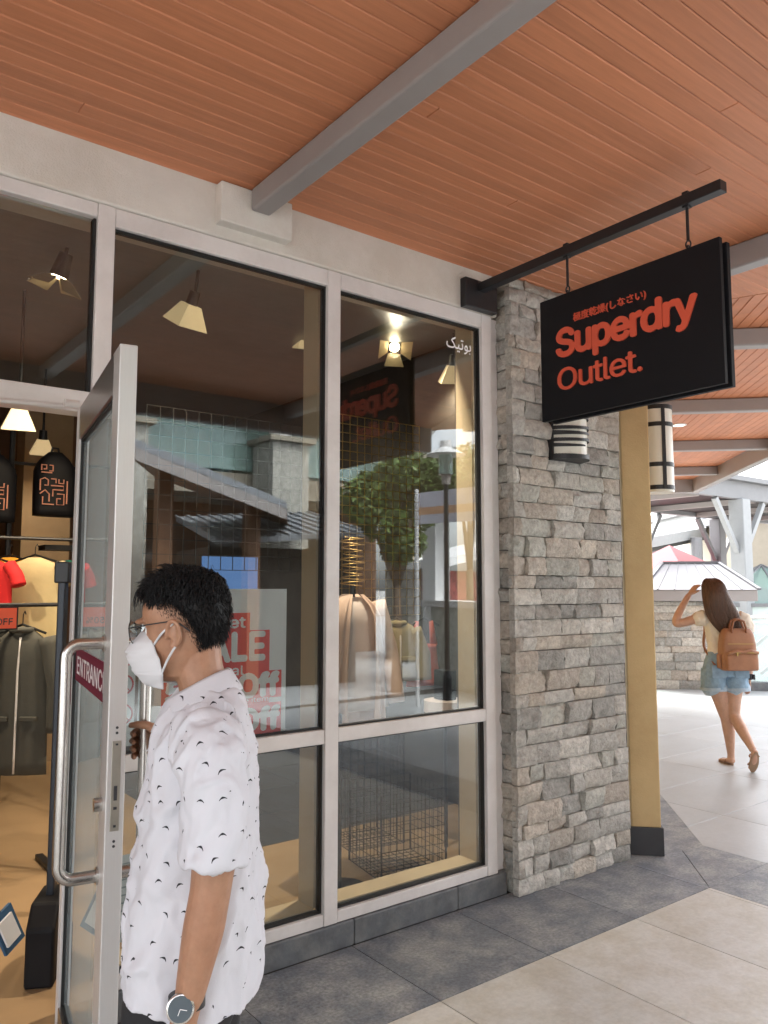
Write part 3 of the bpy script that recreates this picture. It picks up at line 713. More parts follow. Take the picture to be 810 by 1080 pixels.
# ================================================================ HANGING SIGN
SX = 2.865
br = thing('sign_bracket', 'black steel arm reaching out from the wall to carry the sign', 'bracket', (2.88, D, 3.1))
b = MB(); b.box(2.765, 2.996, D - .045, D - .001, 3.01, 3.165); b.build('wall_plate', M['black'], br, bevel=.004)
b = MB(); b.box(2.855, 2.905, 1.555, D - .046, 3.105, 3.150); b.build('arm', M['black'], br, bevel=.003)
sg = thing('hanging_sign', 'black double sided shop sign with orange red lettering hung from the black arm', 'sign', (2.88, 2.02, 2.6))
Y0, Y1, Z0, Z1 = 1.572, 2.492, 2.335, 2.922
b = MB(); b.box(2.862, 2.884, Y0, Y1, Z0, Z1); b.build('front_panel', M['black_matte'], sg, bevel=.002)
b = MB(); b.box(2.904, 2.928, Y0 - .006, Y1 - .03, Z0 - .008, Z1 - .012); b.build('rear_panel', M['black_matte'], sg, bevel=.002)
b = MB(); b.box(2.885, 2.903, Y0 + .03, Y1 - .05, Z0 + .03, Z1 - .03); b.build('spacer', M['black'], sg)
for y in (2.335, 1.715):
    b = MB(); b.tube([(2.88, y, 3.150), (2.88, y, Z1 + .035)], .0065, 10); b.box(2.866, 2.894, y - .013, y + .013, 3.098, 3.165)
    b.tube([(2.88, y + .011 * math.cos(t), Z1 + .022 + .016 * math.sin(t)) for t in [k * math.pi / 6 for k in range(12)]], .0035, 8, closed=True)
    b.tube([(2.88 + .008 * math.cos(t), y, Z1 + .006 + .012 * math.sin(t)) for t in [k * math.pi / 6 for k in range(12)]], .003, 8, closed=True)
    b.build('hanger_rod', M['black'], sg)
def sign_face(x, dirn, ys):
    xa = (0, dirn, 0); up = (0, 0, 1); o = lambda y, z: (x, ys(y), z)
    # heavy tight wordmark over a thin second line
    text('Superdry', o(2.394, 2.583), xa, up, width=.722, height=.176, bold=.026, extrude=.008, m=M['orange_letter'], parent=sg, track=.93, px=.007)
    text('\u6975\u5ea6\u4e7e\u71e5(\u3057\u306a\u3055\u3044)', o(2.290, 2.7645), xa, up, width=.385, height=.047, bold=.010, extrude=.006, m=M['orange_letter'], parent=sg, px=.009)
    text('Outlet.', o(2.388, 2.462), xa, up, width=.455, height=.105, bold=.008, extrude=.007, m=M['orange_letter'], parent=sg, track=.93, px=.007)
sign_face(2.8618, -1, lambda y: y)
sign_face(2.9283, 1, lambda y: 2 * 2.03 - y)

# ================================================================ WALL LAMPS
sc = thing('wall_sconce', 'black half round wall lamp with white bands on the stone pillar', 'wall lamp', (3.50, 2.87, 2.35))
cx, cy, z0, z1, rr = 3.485, 2.865, 2.255, 2.60, .128
def halfcyl(mb, r, za, zb, a0=180, a1=360, n=24, t=.004):
    A = [R_(a0 + (a1 - a0) * k_ / n) for k_ in range(n + 1)]
    o = [(cx + r * math.cos(a), cy + r * math.sin(a)) for a in A]; i = [(cx + (r - t) * math.cos(a), cy + (r - t) * math.sin(a)) for a in A]
    for k_ in range(n): mb.prism([o[k_], o[k_ + 1], i[k_ + 1], i[k_]], za, zb)
b = MB(); halfcyl(b, rr - .012, z0 + .01, z1 - .01, t=.006); b.build('diffuser', M['opal'], sc)
b = MB(); b.box(cx - rr, cx + rr, cy - .012, cy + .03, z0 - .002, z1 + .002)
for za, zb in ((z0, z0 + .004), (z1 - .004, z1)):
    b.prism([(cx + rr * math.cos(R_(180 + 7.5 * k_)), cy + rr * math.sin(R_(180 + 7.5 * k_))) for k_ in range(25)], za, zb)
bands = [(z0, .030, 180, 360), (z0 + .068, .022, 180, 275), (z0 + .098, .020, 180, 360), (z0 + .135, .026, 180, 300), (z0 + .165, .020, 180, 360), (z0 + .212, .03, 180, 250), (z0 + .222, .018, 180, 360), (z0 + .262, .018, 180, 360), (z0 + .30, .045, 180, 360)]
for zz, hh, a0, a1 in bands:
    n = 22; A = [R_(a0 + (a1 - a0) * k_ / n) for k_ in range(n + 1)]
    for k_ in range(n):
        tp = .4 + .6 * (1 - k_ / n) if a1 < 360 else .75 + .25 * abs(math.cos(A[k_]))
        o = [(cx + rr * math.cos(a), cy + rr * math.sin(a)) for a in A[k_:k_ + 2]]; i = [(cx + (rr - .004) * math.cos(a), cy + (rr - .004) * math.sin(a)) for a in A[k_:k_ + 2]]
        b.prism([o[0], o[1], i[1], i[0]], zz - .004 * math.sin(2 * A[k_]), zz + hh * tp - .004 * math.sin(2 * A[k_]))
b.build('band_frame', M['black'], sc)

lc0 = Vector(P45(0, 0)); lp = Vector((4.189, 2.803)) + U45 * .42 + N45 * .135
ln = thing('wall_lantern', 'cream glass cylinder lantern with black bands on the far side of the ochre wall', 'wall lamp', (lp.x, lp.y, 2.4))
b = MB(); b.tube([(lp.x, lp.y, 2.17), (lp.x, lp.y, 2.74)], .098, 32); b.build('shade', M['opal'], ln, smooth='auto')
b = MB()
for z in (2.185, 2.335, 2.60, 2.715): b.tube([(lp.x, lp.y, z), (lp.x, lp.y, z + .028)], .1015, 32)
for a in (57, 237):
    c = Vector((lp.x + .1 * math.cos(R_(a)), lp.y + .1 * math.sin(R_(a)), 0)); b.obox((c.x, c.y, 2.46), (.006 * math.cos(R_(a)), .006 * math.sin(R_(a)), 0), (-.011 * math.sin(R_(a)), .011 * math.cos(R_(a)), 0), (0, 0, .27))
b.obox((lp.x - N45.x * .115, lp.y - N45.y * .115, 2.45), (N45.x * .02, N45.y * .02, 0), (U45.x * .04, U45.y * .04, 0), (0, 0, .22))
b.build('lantern_frame', M['black'], ln)
for (px, py), lab in (((716, 448), 'small round white downlight in the boards beyond the sign'), ((775, 470), 'small round downlight farther along the far walkway ceiling')):
    p = at_z(px, py, CZ); dl = thing('downlight', lab, 'ceiling light', (p.x, p.y, CZ))
    b = MB(); b.tube([(p.x, p.y, CZ - .008), (p.x, p.y, CZ - .0005)], .075, 24); b.build('trim_ring', M['white'], dl)
    b = MB(); b.tube([(p.x, p.y, CZ - .010), (p.x, p.y, CZ - .0085)], .055, 24); b.build('diffuser', M['glow'], dl)

# ================================================================ INSIDE THE SHOP
def track_lamp(px, py, Y, aim, lab, power, kind='hood'):
    p = at_y(px, py, Y); t = thing('track_lamp', lab, 'spotlight', tuple(p)); aim = Vector(aim).normalized()
    b = MB(); b.tube([p - aim * .125, p - aim * .16 + Vector((0, 0, .03)), (p.x - aim.x * .18, p.y - aim.y * .18, 3.4)], .010, 8); b.tube([p - aim * .13, p + aim * (.0 if kind == 'flaps' else -.052)], [.036, .052] if kind == 'flaps' else [.030, .036], 18); b.build('housing', M['black'], t)
    sd = aim.cross(Vector((0, 0, 1))).normalized(); up = sd.cross(aim)
    if kind == 'flaps':
        for a, k_ in ((up, 1), (-up, 1), (sd, .8), (-sd, .8)):
            b = MB(); o = p + aim * .005 + a * .05; e = o + aim * .07 * k_ + a * .075; wv = aim.cross(a)
            b.extrude([o - wv * .045, o + wv * .045, e + wv * .075, e - wv * .075], a.cross(wv) * .002 + aim * .0015); b.build('barn_door', M['hood'], t)
    else:                                                       # four sided shade glowing from inside
        b = MB(); q = lambda h, r: [p + aim * h + sd * (r * i) + up * (r * j) for i, j in ((-1, -1), (1, -1), (1, 1), (-1, 1))]
        b.loft([q(-.05, .045), q(.075, .098), q(.075, .094), q(-.046, .041)]); b.build('shade', M['lampshade'], t)
    b = MB(); b.tube([p + aim * .001, p + aim * .006], .038, 18); b.build('bulb', M['lit_bulb'], t)
    L = bpy.data.lights.new('lamp_light', 'SPOT'); L.energy = power * .105; L.color = (1, .82, .60); L.spot_size = R_(120); L.spot_blend = .8; L.shadow_soft_size = .04
    lo = bpy.data.objects.new('lamp_light', L); COL.objects.link(lo); lo.parent = t; lo.location = aim * (.11 if kind == 'flaps' else .06); lo.rotation_euler = (-aim).to_track_quat('Z', 'Y').to_euler()
    return t
track_lamp(199, 330, 4.3, (-.1, .55, -1), 'gold shaded spotlight in the upper middle of the wide left bay', 95)
track_lamp(325, 358, 5.0, (.1, .3, -1), 'small gold spotlight half hidden behind the middle mullion', 95)
track_lamp(416, 366, 4.6, (-.35, -.65, -.62), 'bright glowing spotlight facing out behind the right bay glass', 95, 'flaps')
track_lamp(62, 292, 4.4, (-.2, .3, -1), 'dim spotlight with open flaps above the doorway glass', 90, 'flaps')
track_lamp(372, 246, 3.35, (.0, .12, -1), 'added unseen spotlight above the window head to brighten the pale coat', 420)  # extra lamp put in out of view to light the coat
track_lamp(478, 393, 4.2, (.2, .3, -1), 'unlit looking spotlight below the white lettering on the right bay', 70)
for px, py, Y, e in ((20, 440, 5.2, 30), (-120, 400, 4.6, 110), (45, 470, 7.0, 22)):
    p = at_y(px, py, Y); p.z = min(p.z, 3.2); track_lamp(px, py, Y, (.05, .25, -1), {20: 'shop spotlight above the hanging jackets inside the doorway', -120: 'shop spotlight left of the doorway', 45: 'shop spotlight deep inside near the back wall'}[px], e)

# wire mesh panels hung in the window
p0 = at_y(368, 650, 4.3); p1 = at_y(442, 450, 4.3)
b = MB(); b.grid((p0.x - .12, 4.3, p0.z), (p1.x - p0.x + .12, 0, 0), (0, 0, p1.z - p0.z), 12, 22, .0024)
tag(b.build('mesh_panel', M['brass']), 'tall brass wire mesh panel hanging behind the pale coat', 'mesh panel')
p0 = at_y(150, 600, 4.6); p1 = at_y(318, 450, 4.6)
b = MB(); b.grid((p0.x, 4.6, p0.z), (p1.x - p0.x, 0, 0), (0, 0, p1.z - p0.z), 13, 11, .0022)
tag(b.build('mesh_panel', M['wire']), 'dark wire mesh panel hanging across the wide left bay', 'mesh panel')

# stacked wire cubes on the floor
ang = R_(-10)
def wire_cube(o, s, lab, h=None, n=8):
    h = h or s; u = Vector((math.cos(ang), math.sin(ang), 0)) * s; v = Vector((-math.sin(ang), math.cos(ang), 0)) * s; w = Vector((0, 0, h)); o = Vector(o); b = MB()
    for a, c, d_ in ((o, u, w), (o + v, u, w), (o, v, w), (o + u, v, w), (o, u, v)): b.grid(a, c, d_, n, n, .0014)
    for a in (o, o + u, o + v, o + u + v): b.obox(a + w / 2, (.004, 0, 0), (0, .004, 0), w / 2)
    return tag(b.build('wire_basket', M['wire']), lab, 'wire basket', 'wire baskets standing in the window')
wire_cube((2.63, 3.45, .006), .40, 'black wire mesh cube standing on the floor behind the lower right pane', .44, 9)
wire_cube((2.78, 3.95, .006), .36, 'taller dark wire mesh crate behind the floor cube', .66, 8)

# round stand bases
for (px, py), r_, lab in (((358, 937), .16, 'round black stand base on the floor under the pale coat'), ((273, 975), .12, 'round black base at the edge of the lower left pane')):
    p = at_z(px, py, .03); b = MB(); b.tube([(p.x, p.y, .004), (p.x, p.y, .022), (p.x, p.y, .034)], [r_, r_, r_ * .9], 36)
    st = thing('stand_base', lab, 'stand', (p.x, p.y, 0)); b.build('disc', M['black'], st, smooth='auto')
    if px > 300: b = MB(); b.tube([(p.x, p.y, .034), (p.x, p.y, .90)], .010, 10); b.build('pole', M['black'], st)

# coat on a headless display figure with a wire coil head
def cloth_torso(mb, c, rz, sh, w_h, dep, z0, z1, open_=0.0, n=40, fold=.01, seed=3):
    """draped garment body: shoulder ring at z1 down to hem at z0, around vertical axis c, folds growing downwards"""
    rnd = random.Random(seed); ph = [rnd.uniform(0, 6.28) for _ in range(5)]; rings = []
    m = Matrix.Rotation(rz, 4, 'Z')
    for j in range(13):
        t = j / 12; z = z1 + (z0 - z1) * t; sw = (sh * (1 - t) + w_h * t) if t > .12 else (.05 + (sh - .05) * (t / .12) ** .6)
        dp = dep * (.35 + .65 * min(1, t / .12)) ; r = []
        for k_ in range(n):
            a = 2 * math.pi * k_ / n; f = 1 + fold * 8 * t * (math.sin(5 * a + ph[0]) * .5 + math.sin(9 * a + ph[1]) * .35 + math.sin(14 * a + ph[2]) * .2) * .5
            p = Vector((sw * math.cos(a) * f, dp * math.sin(a) * f, 0)); r.append(Vector((c[0], c[1], z)) + m @ p)
        rings.append(r)
    mb.loft(rings)
def sleeve(mb, pts, r, seed=1):
    rnd = random.Random(seed); rs = []
    P = []; 
    for i in range(len(pts) - 1):
        for k_ in range(6): P.append(Vector(pts[i]).lerp(Vector(pts[i + 1]), k_ / 6))
    P.append(Vector(pts[-1]))
    for i in range(len(P)): t = i / (len(P) - 1); rr_ = r[0] * (1 - t) + r[1] * t; rs.append(rr_ * (1 + .025 * math.sin(i * 2.3 + seed)))
    mb.tube(P, rs, 14)
cp = at_y(375, 640, 3.55); c = (cp.x - .02, 3.55)
mq = thing('display_figure', 'pale beige coat over white shirt on a figure with a wire coil head', 'mannequin', (c[0], c[1], 0))
rz = R_(-10)
b = MB(); cloth_torso(b, c, rz, .175, .20, .085, .90, 1.50, seed=4, fold=.03, n=72); b.build('shirt', M['white_cloth'], mq, smooth=True)
b = MB(); u = Vector((math.cos(rz), math.sin(rz), 0)); v = Vector((-u.y, u.x, 0)); C3 = Vector((c[0], c[1], 0))
for sgn in (-1, 1):
    sleeve(b, [C3 + u * .145 * sgn + Vector((0, 0, 1.475)), C3 + u * .225 * sgn - v * .01 + Vector((0, 0, 1.18)), C3 + u * .235 * sgn - v * .07 + Vector((0, 0, .93))], (.052, .046), seed=sgn + 2)
    rings = []
    for j in range(13):
        t = j / 12; z = 1.515 + (.80 - 1.515) * t; w_ = .06 + .095 * min(1, t / .12); r_ = []
        for k_ in range(18):
            a = k_ / 17; x_ = (w_ + .03 * t) * (1 - a * (.62 - .1 * math.sin(3 * t))); y_ = -(.04 + .075 * min(1, t / .12)) * math.sin(max(.02, a) * math.pi * .62) * (1 + .16 * math.sin(3 * t + 13 * a)) - .012 - .02 * t * math.sin(17 * a + 2 * t)
            r_.append(C3 + u * sgn * x_ + v * y_ + Vector((0, 0, z)))
        back = [p - v * -.009 for p in r_[::-1]]
        rings.append(r_ + back)
    b.loft(rings)
cloth_torso(b, (c[0] + v.x * .035, c[1] + v.y * .035), rz, .155, .175, .055, .78, 1.515, seed=9, fold=.02)
b.build('coat', M['beige_cloth'], mq, smooth=True)
b = MB(); b.tube([C3 + Vector((0, 0, .78)), C3 + Vector((0, 0, 1.56))], .014, 10); b.build('pole', M['black'], mq)
hc = at_y(345, 585, 3.55); b = MB()
b.tube([C3 + Vector((.0 + (.062 + .012 * math.sin(t * .31)) * math.cos(t) , .055 * math.sin(t), 1.56 + .0052 * t)) for t in [k_ * .35 for k_ in range(150)]], .0032, 6)
b.build('coil_head', M['brass'], mq, smooth=True)

def hung_garment(c, z1, z0, rz, sh, m1, lab, cat='jacket', sl=.30, m2=None, name='hanging_jacket', group=None, hook=.09, dep=.06, seed=1, sleeves=True, short=False, fold=.009):
    t = thing(name, lab, cat, (c[0], c[1], z1), 0, group); b = MB(); cloth_torso(b, c, rz, sh, sh * 1.05, dep, z0, z1, seed=seed, fold=fold, n=64)
    u = Vector((math.cos(rz), math.sin(rz), 0)); v = Vector((-u.y, u.x, 0)); C3 = Vector((c[0], c[1], z1))
    for sgn in (-1, 1) if sleeves else ():
        e = C3 + u * sgn * (sh + (.07 if short else .05)) + Vector((0, 0, -.06 - sl))
        sleeve(b, [C3 + u * sgn * sh * .9 + Vector((0, 0, -.05)), C3 + u * sgn * (sh + .045) + Vector((0, 0, -.06 - sl * .5)), e], (dep * .85, dep * .9), seed=seed + sgn)
    b.build('fabric', M[m1], t, smooth=True)
    if cat == 'jacket':                                        # stand collar, zip line and pocket flaps
        b = MB(); b.tube([C3 + u * .055 * math.cos(a) + v * .05 * math.sin(a) + Vector((0, 0, -.012)) for a in [k_ * math.pi / 8 for k_ in range(16)]], .016, 8, closed=True); b.build('collar', M[m1], t, smooth=True)
        b = MB(); F_ = -v if v.y > 0 else v
        b.tube([C3 + F_ * (dep * (.75 + .35 * min(1, q * 4))) + u * .012 + Vector((0, 0, -.05 - (z1 - z0 - .06) * q)) for q in [k_ / 8 for k_ in range(9)]], .006, 6); b.build('zip', M['alu'], t, smooth=True)
        for sg_ in (-1, 1): b = MB(); b.obox(C3 + F_ * dep * 1.02 + u * sg_ * sh * .5 + Vector((0, 0, -(z1 - z0) * .62)), u * .045, F_ * .012, Vector((0, 0, .012))); b.build('pocket_flap', M[m1], t, bevel=.003)
    b = MB(); b.tube([C3 + u * -sh * .85 + Vector((0, 0, -.03)), C3 + Vector((0, 0, .018)), C3 + u * sh * .85 + Vector((0, 0, -.03))], .007, 8)
    b.tube([C3 + Vector((0, 0, .015)), C3 + Vector((0, 0, hook - .02)), C3 + v * .018 + Vector((0, 0, hook)), C3 + v * .03 + Vector((0, 0, hook - .018))], .003, 6)
    b.build('hanger', M['wire'], t)
    return t
p = at_y(418, 655, 3.9); hung_garment((p.x, 3.9), p.z, .98, R_(-25), .12, 'khaki', 'khaki jacket hanging right of the pale coat in the window', seed=5)
p = at_y(447, 655, 4.0); tt = thing('tank_top', 'rust orange tank top hanging beside the khaki jacket', 'tank top', (p.x, 4.0, p.z))
b = MB(); rings = []
for j in range(14):
    t = j / 13; z = p.z - .15 - (p.z - .15 - .92) * t; rings.append([Vector((p.x + (.10 + .045 * t) * math.cos(a) * (1 + .1 * t * math.sin(6 * a)), 4.0 + .045 * math.sin(a) * (1 + .3 * t * math.sin(5 * a + 1)), z)) for a in [2 * math.pi * k_ / 40 for k_ in range(40)]])
b.loft(rings)
for sg_ in (-1, 1): b.tube([(p.x + sg_ * .085, 4.0, p.z - .16), (p.x + sg_ * .07, 4.0, p.z - .06), (p.x + sg_ * .06, 4.0, p.z + .0)], [(.022, .03), (.016, .02), (.014, .014)], 10)
b.build('fabric', M['orange_cloth'], tt, smooth=True)
b = MB(); b.tube([(p.x - .13, 4, p.z - .03), (p.x, 4, p.z + .02), (p.x + .13, 4, p.z - .03)], .007, 8); b.tube([(p.x, 4, p.z + .02), (p.x, 4, p.z + .08), (p.x + .02, 4, p.z + .095)], .003, 6); b.build('hanger', M['wire'], tt)
b = MB(); p = at_y(467, 723, 3.7); zq = at_y(465, 742, 3.68).z; b.box(p.x - .04, p.x + .04, 3.62, 3.74, zq + .022, zq + .20); b2 = thing('display_plinth', 'dark slim display stand near the right edge of the window', 'display stand', (p.x, 3.7, 0)); b.build('body', M['black_matte'], b2, bevel=.006)
b = MB(); zs_ = at_y(465, 742, 3.68).z; b.tube([(p.x, 3.68, zs_ - .05), (p.x, 3.68, zs_ + .02)], .13, 28); b.build('round_shelf', M['white_cloth'], b2, smooth='auto'); b = MB(); b.tube([(p.x, 3.68, .004), (p.x, 3.68, zs_ - .051)], .012, 10); b.build('pole', M['black'], b2)

# posters and stickers on the inside of the glass
PY = D + .062
po = thing('sale_poster', 'white and red sale poster taped inside the left window bay', 'poster', (1.48, PY, 1.2))
b = MB(); b.box(1.175, 1.777, PY, PY + .0015, .905, 1.545); b.build('sheet', M['poster_white'], po)
def pt(px, py): return at_y(px, py, PY)
def block(x0, x1, y0, y1, m, k_=1):
    b = MB(); b.box(x0, x1, PY - .0008 * k_, PY - .0008 * (k_ - 1) - .0001, y0, y1); return b
zb = lambda y: at_y(270, y, PY).z
b = MB()
for x0, x1, ya, yb in ((1.22, 1.60, 646, 664.5), (1.22, 1.695, 664.5, 742), (1.22, 1.755, 708, 737), (1.30, 1.755, 742.1, 775)):
    b.box(x0, x1, PY - .0008 - .0001 * ya / 660, PY - .0001, zb(yb) , zb(ya))
b.build('red_block', M['poster_red'], po)
tx = lambda s_, x, z, w_, h, bo=.02, m='poster_white': text(s_, (x, PY - .0011, z), (1, 0, 0), (0, 0, 1), width=w_, height=h, bold=bo, extrude=.0004, m=M[m], parent=po)
tx('Outlet', 1.335, zb(662), .245, .05); tx('SALE', 1.32, zb(697), .355, .125, .035); tx('Additional', 1.245, zb(711), .33, .042, .01)
tx('50', 1.235, zb(736), .19, .10, .03); tx('%', 1.43, zb(736), .11, .10, .02); tx('Off', 1.545, zb(736), .20, .108, .04)
tx('When you buy five items', 1.235, zb(741.5), .48, .026, .0)
tx('70%', 1.31, zb(772), .23, .10, .03); tx('Off', 1.55, zb(772), .20, .105, .04)
no_ = thing('paper_notice', 'white paper notice with grey heading stuck to the glass behind the handle', 'notice', (1.25, PY, 1.15))
b = MB(); b.box(1.13, 1.36, PY + .003, PY + .004, .955, 1.262); b.build('sheet', M['paper'], no_)
b = MB(); b.box(1.135, 1.355, PY + .0022, PY + .0029, 1.165, 1.20); b.box(1.255, 1.295, PY + .0022, PY + .0029, 1.213, 1.25)
for k_ in range(12): b.box(1.15, 1.15 + random.uniform(.12, .19), PY + .0022, PY + .0029, 1.145 - k_ * .015, 1.149 - k_ * .015)
b.build('print', M['pale_ink'], no_)
sk = thing('rules_sticker', 'white strip of round red prohibition signs stuck to the glass', 'sticker', (1.07, PY, 1.15))
b = MB(); b.box(1.028, 1.118, PY + .005, PY + .006, .955, 1.345); b.build('sheet', M['paper'], sk)
for z in (1.29, 1.185, 1.075):
    b = MB(); cc = Vector((1.073, PY + .0045, z)); b.tube([cc + Vector((.036 * math.cos(t), 0, .036 * math.sin(t))) for t in [k_ * math.pi / 12 for k_ in range(24)]], .0035, 6, closed=True)
    b.bar(cc + Vector((-.025, 0, .025)), cc + Vector((.025, 0, -.025)), .0045, .003); b.build('prohibition_ring', M['sign_red'], sk)
    b = MB(); b.box(cc.x - .016, cc.x + .004, PY + .0044, PY + .0049, z - .012, z + .008); b.box(cc.x - .004, cc.x + .016, PY + .0044, PY + .0049, z - .016, z - .004); b.build('pictogram', M['ink'], sk)
nn = thing('paper_notice', 'pale blue printed sheet low on the glass between door and man', 'notice', (1.06, PY, .4))
b = MB(); b.box(1.03, 1.24, PY + .003, PY + .004, .25, .56); b.build('sheet', M['paper'], nn)
b = MB()
for k_ in range(9): b.box(1.05, 1.05 + random.uniform(.1, .17), PY + .0022, PY + .0029, .525 - k_ * .028, .531 - k_ * .028)
b.build('print', M['pale_ink'], nn)

# added glowing panel deep in the shop, stands in for a reflected city view
s0, s1 = at_y(214, 638, 6.0), at_y(272, 588, 6.0); refl = thing('reflection_panel', 'added blue glowing panel standing in for a reflected skyline in the left bay above the poster', 'reflected_view', (s0.x, 6, s0.z))
b = MB(); b.box(s0.x, s1.x, 6.0, 6.04, s0.z, s1.z); b.build('glow_face', M['reflected_view'], refl)  # emissive face painting the reflected blue sky
b = MB(); x = s0.x + .25
while x < s1.x - .04: w_ = random.uniform(.02, .05); b.box(x, x + w_, 5.996, 5.9995, s0.z + .02, s0.z + .02 + random.uniform(.03, .16)); x += w_ + random.uniform(0, .012)
b.box(s0.x, s1.x, 5.996, 5.9995, s0.z + .001, s0.z + .035); b.build('reflected_skyline', M['pale_ink'], refl)

# doorway interior: rails of clothes
rail = lambda x0, x1, y, z, lab: None
def clothes_rail(x0, x1, y, z, lab):
    t = thing('clothes_rail', lab, 'clothes rail', (x0, y, 0)); b = MB(); b.tube([(x0, y, z), (x1, y, z)], .012, 10)
    for x in (x0, x1): b.tube([(x, y, .004), (x, y, z)], .012, 10); b.box(x - .02, x + .02, y - .25, y + .25, .004, .03)
    b.build('frame', M['black'], t)
    return t
pA = at_y(0, 583, 5.6); pB = at_y(50, 583, 5.6); clothes_rail(pA.x - 1.2, pB.x + .25, 5.6, pA.z + .10, 'black clothes rail holding the bright T shirts')
for px, m_, lab, sd in ((-13, 'red', 'red T shirt at the left edge on the bright rail', 2), (10, 'mustard', 'mustard yellow T shirt between the red and pale yellow ones', 3), (37, 'pale_yellow', 'pale yellow T shirt nearest the black gate', 4)):
    p = at_y(px, 588, 5.6 if m_ != 'mustard' else 5.85); y_ = 5.6 if m_ != 'mustard' else 5.85
    hung_garment((p.x, y_), p.z, p.z - .56, R_(-52 if m_ != 'red' else -60), .21, m_, lab, 'T shirt', sl=.12, name='tee_shirt', dep=.05, seed=sd, short=True, group='T shirts on the bright rail')
pA = at_y(0, 655, 4.7); clothes_rail(pA.x - 1.3, at_y(40, 655, 4.7).x + .12, 4.7, pA.z + .085, 'low black clothes rail of grey jackets inside the doorway')
for px, y_, lab, sd in ((24, 4.7, 'grey olive jacket with long sleeves nearest the doorway', 5), (6, 4.82, 'grey olive jacket just behind the first on the low rail', 6), (-16, 4.94, 'grey olive jacket cut by the left edge of the photo', 7)):
    p = at_y(px, 662, y_); hung_garment((p.x, y_), p.z, p.z - .78, R_(-40), .155, 'olive', lab, 'jacket', sl=.50, dep=.055, fold=.034, seed=sd, group='grey jackets on the low rail')
sgp = at_y(7, 652, 4.45); sg2 = thing('price_sign', 'small orange red discount sign in a black frame above the grey jackets', 'sign', tuple(sgp))
b = MB(); b.box(sgp.x - .2, sgp.x + .055, 4.45, 4.462, sgp.z - .06, sgp.z + .06); b.build('frame', M['black'], sg2)
b = MB(); b.box(sgp.x - .19, sgp.x + .047, 4.446, 4.4498, sgp.z - .052, sgp.z + .052); b.build('card', M['orange_letter'], sg2)
text('50% OFF', (sgp.x - .16, 4.4455, sgp.z - .035), (1, 0, 0), (0, 0, 1), width=.19, height=.035, bold=.01, extrude=.0005, m=M['ink'], parent=sg2)
b = MB(); b.tube([(sgp.x - .08, 4.456, sgp.z - .06), (sgp.x - .08, 4.6, sgp.z - .2)], .006, 8); b.build('stem', M['wire'], sg2)

# backpacks on the back wall
def wall_backpack(px, py, Y, lab, grp):
    p = at_y(px, py, Y); t = thing('wall_backpack', lab, 'backpack', tuple(p), 0, grp); b = MB(); rings = []
    for j in range(11):
        q = j / 10; z = p.z - .24 + .48 * q; w_ = .145 * (1 - max(0, q - .68) ** 2 * 6.5) * (1 - .08 * max(0, .3 - q)); d_ = .085 * (1 - max(0, q - .7) ** 2 * 5)
        rings.append(ring((p.x, Y, z), w_, d_, n=24, e=3.2))
    b.loft(rings); b.build('body', M['black_matte'], t, smooth=True)
    b = MB(); b.tube([(p.x - .03, Y, p.z + .23), (p.x - .02, Y, p.z + .275), (p.x + .02, Y, p.z + .275), (p.x + .03, Y, p.z + .23)], .009, 8); b.build('grab_handle', M['black'], t, smooth=True)
    b = MB(); rnd = random.Random(3)
    yf = Y - .090
    def st(*q): b.tube([(p.x + x_, yf, p.z + z_) for x_, z_ in q], .0052, 6)
    st((-.115, .09), (-.115, .13), (-.08, .13), (-.08, .10), (-.10, .10)); st((-.06, .13), (-.035, .13), (-.035, .088), (-.06, .088)); st((-.115, .075), (-.04, .075))
    st((-.12, -.06), (-.12, .02), (-.09, .035), (-.065, .02), (-.065, -.02), (-.09, -.02)); st((-.045, .03), (-.01, .03), (-.01, 0)); st((.01, .03), (.01, 0), (.045, 0), (.045, .03))
    st((-.045, -.02), (.045, -.02), (.045, -.05), (-.03, -.05), (-.03, -.10)); st((-.12, -.085), (-.085, -.055), (-.055, -.085), (-.055, -.14)); st((-.1, -.105), (-.1, -.16), (-.02, -.16)); st((0, -.08), (.05, -.08), (.05, -.16), (.0, -.16), (.0, -.115), (.028, -.115)); st((.07, .02), (.07, -.15))
    b.build('block_print', M['salmon_print'], t)
wall_backpack(57, 511, 6.2, 'black backpack with pale salmon block print hanging high inside', 'backpacks hung inside the shop')
wall_backpack(-6, 515, 6.2, 'black backpack cut off by the left edge of the photo', 'backpacks hung inside the shop')
b = MB(); q0 = at_y(8, 600, 6.3); b.tube([(q0.x, 6.32, .004), (q0.x, 6.32, 3.0)], .02, 8); b.tube([(q0.x - 1.0, 6.32, at_y(8, 487, 6.3).z), (q0.x + .62, 6.32, at_y(8, 487, 6.3).z)], .012, 8); tag(b.build('display_pole', M['black']), 'black upright pole and bar carrying the hanging backpacks', 'pole')
# shelf at back
b = MB(); q0 = at_y(58, 578, 6.6); b.box(q0.x - .1, q0.x + .5, 6.5, 6.7, q0.z - .02, q0.z + .02); b.box(q0.x + .42, q0.x + .48, 6.56, 6.64, .004, q0.z - .02); tag(b.build('wall_shelf', M['black']), 'short dark shelf behind the black security gate', 'shelf')

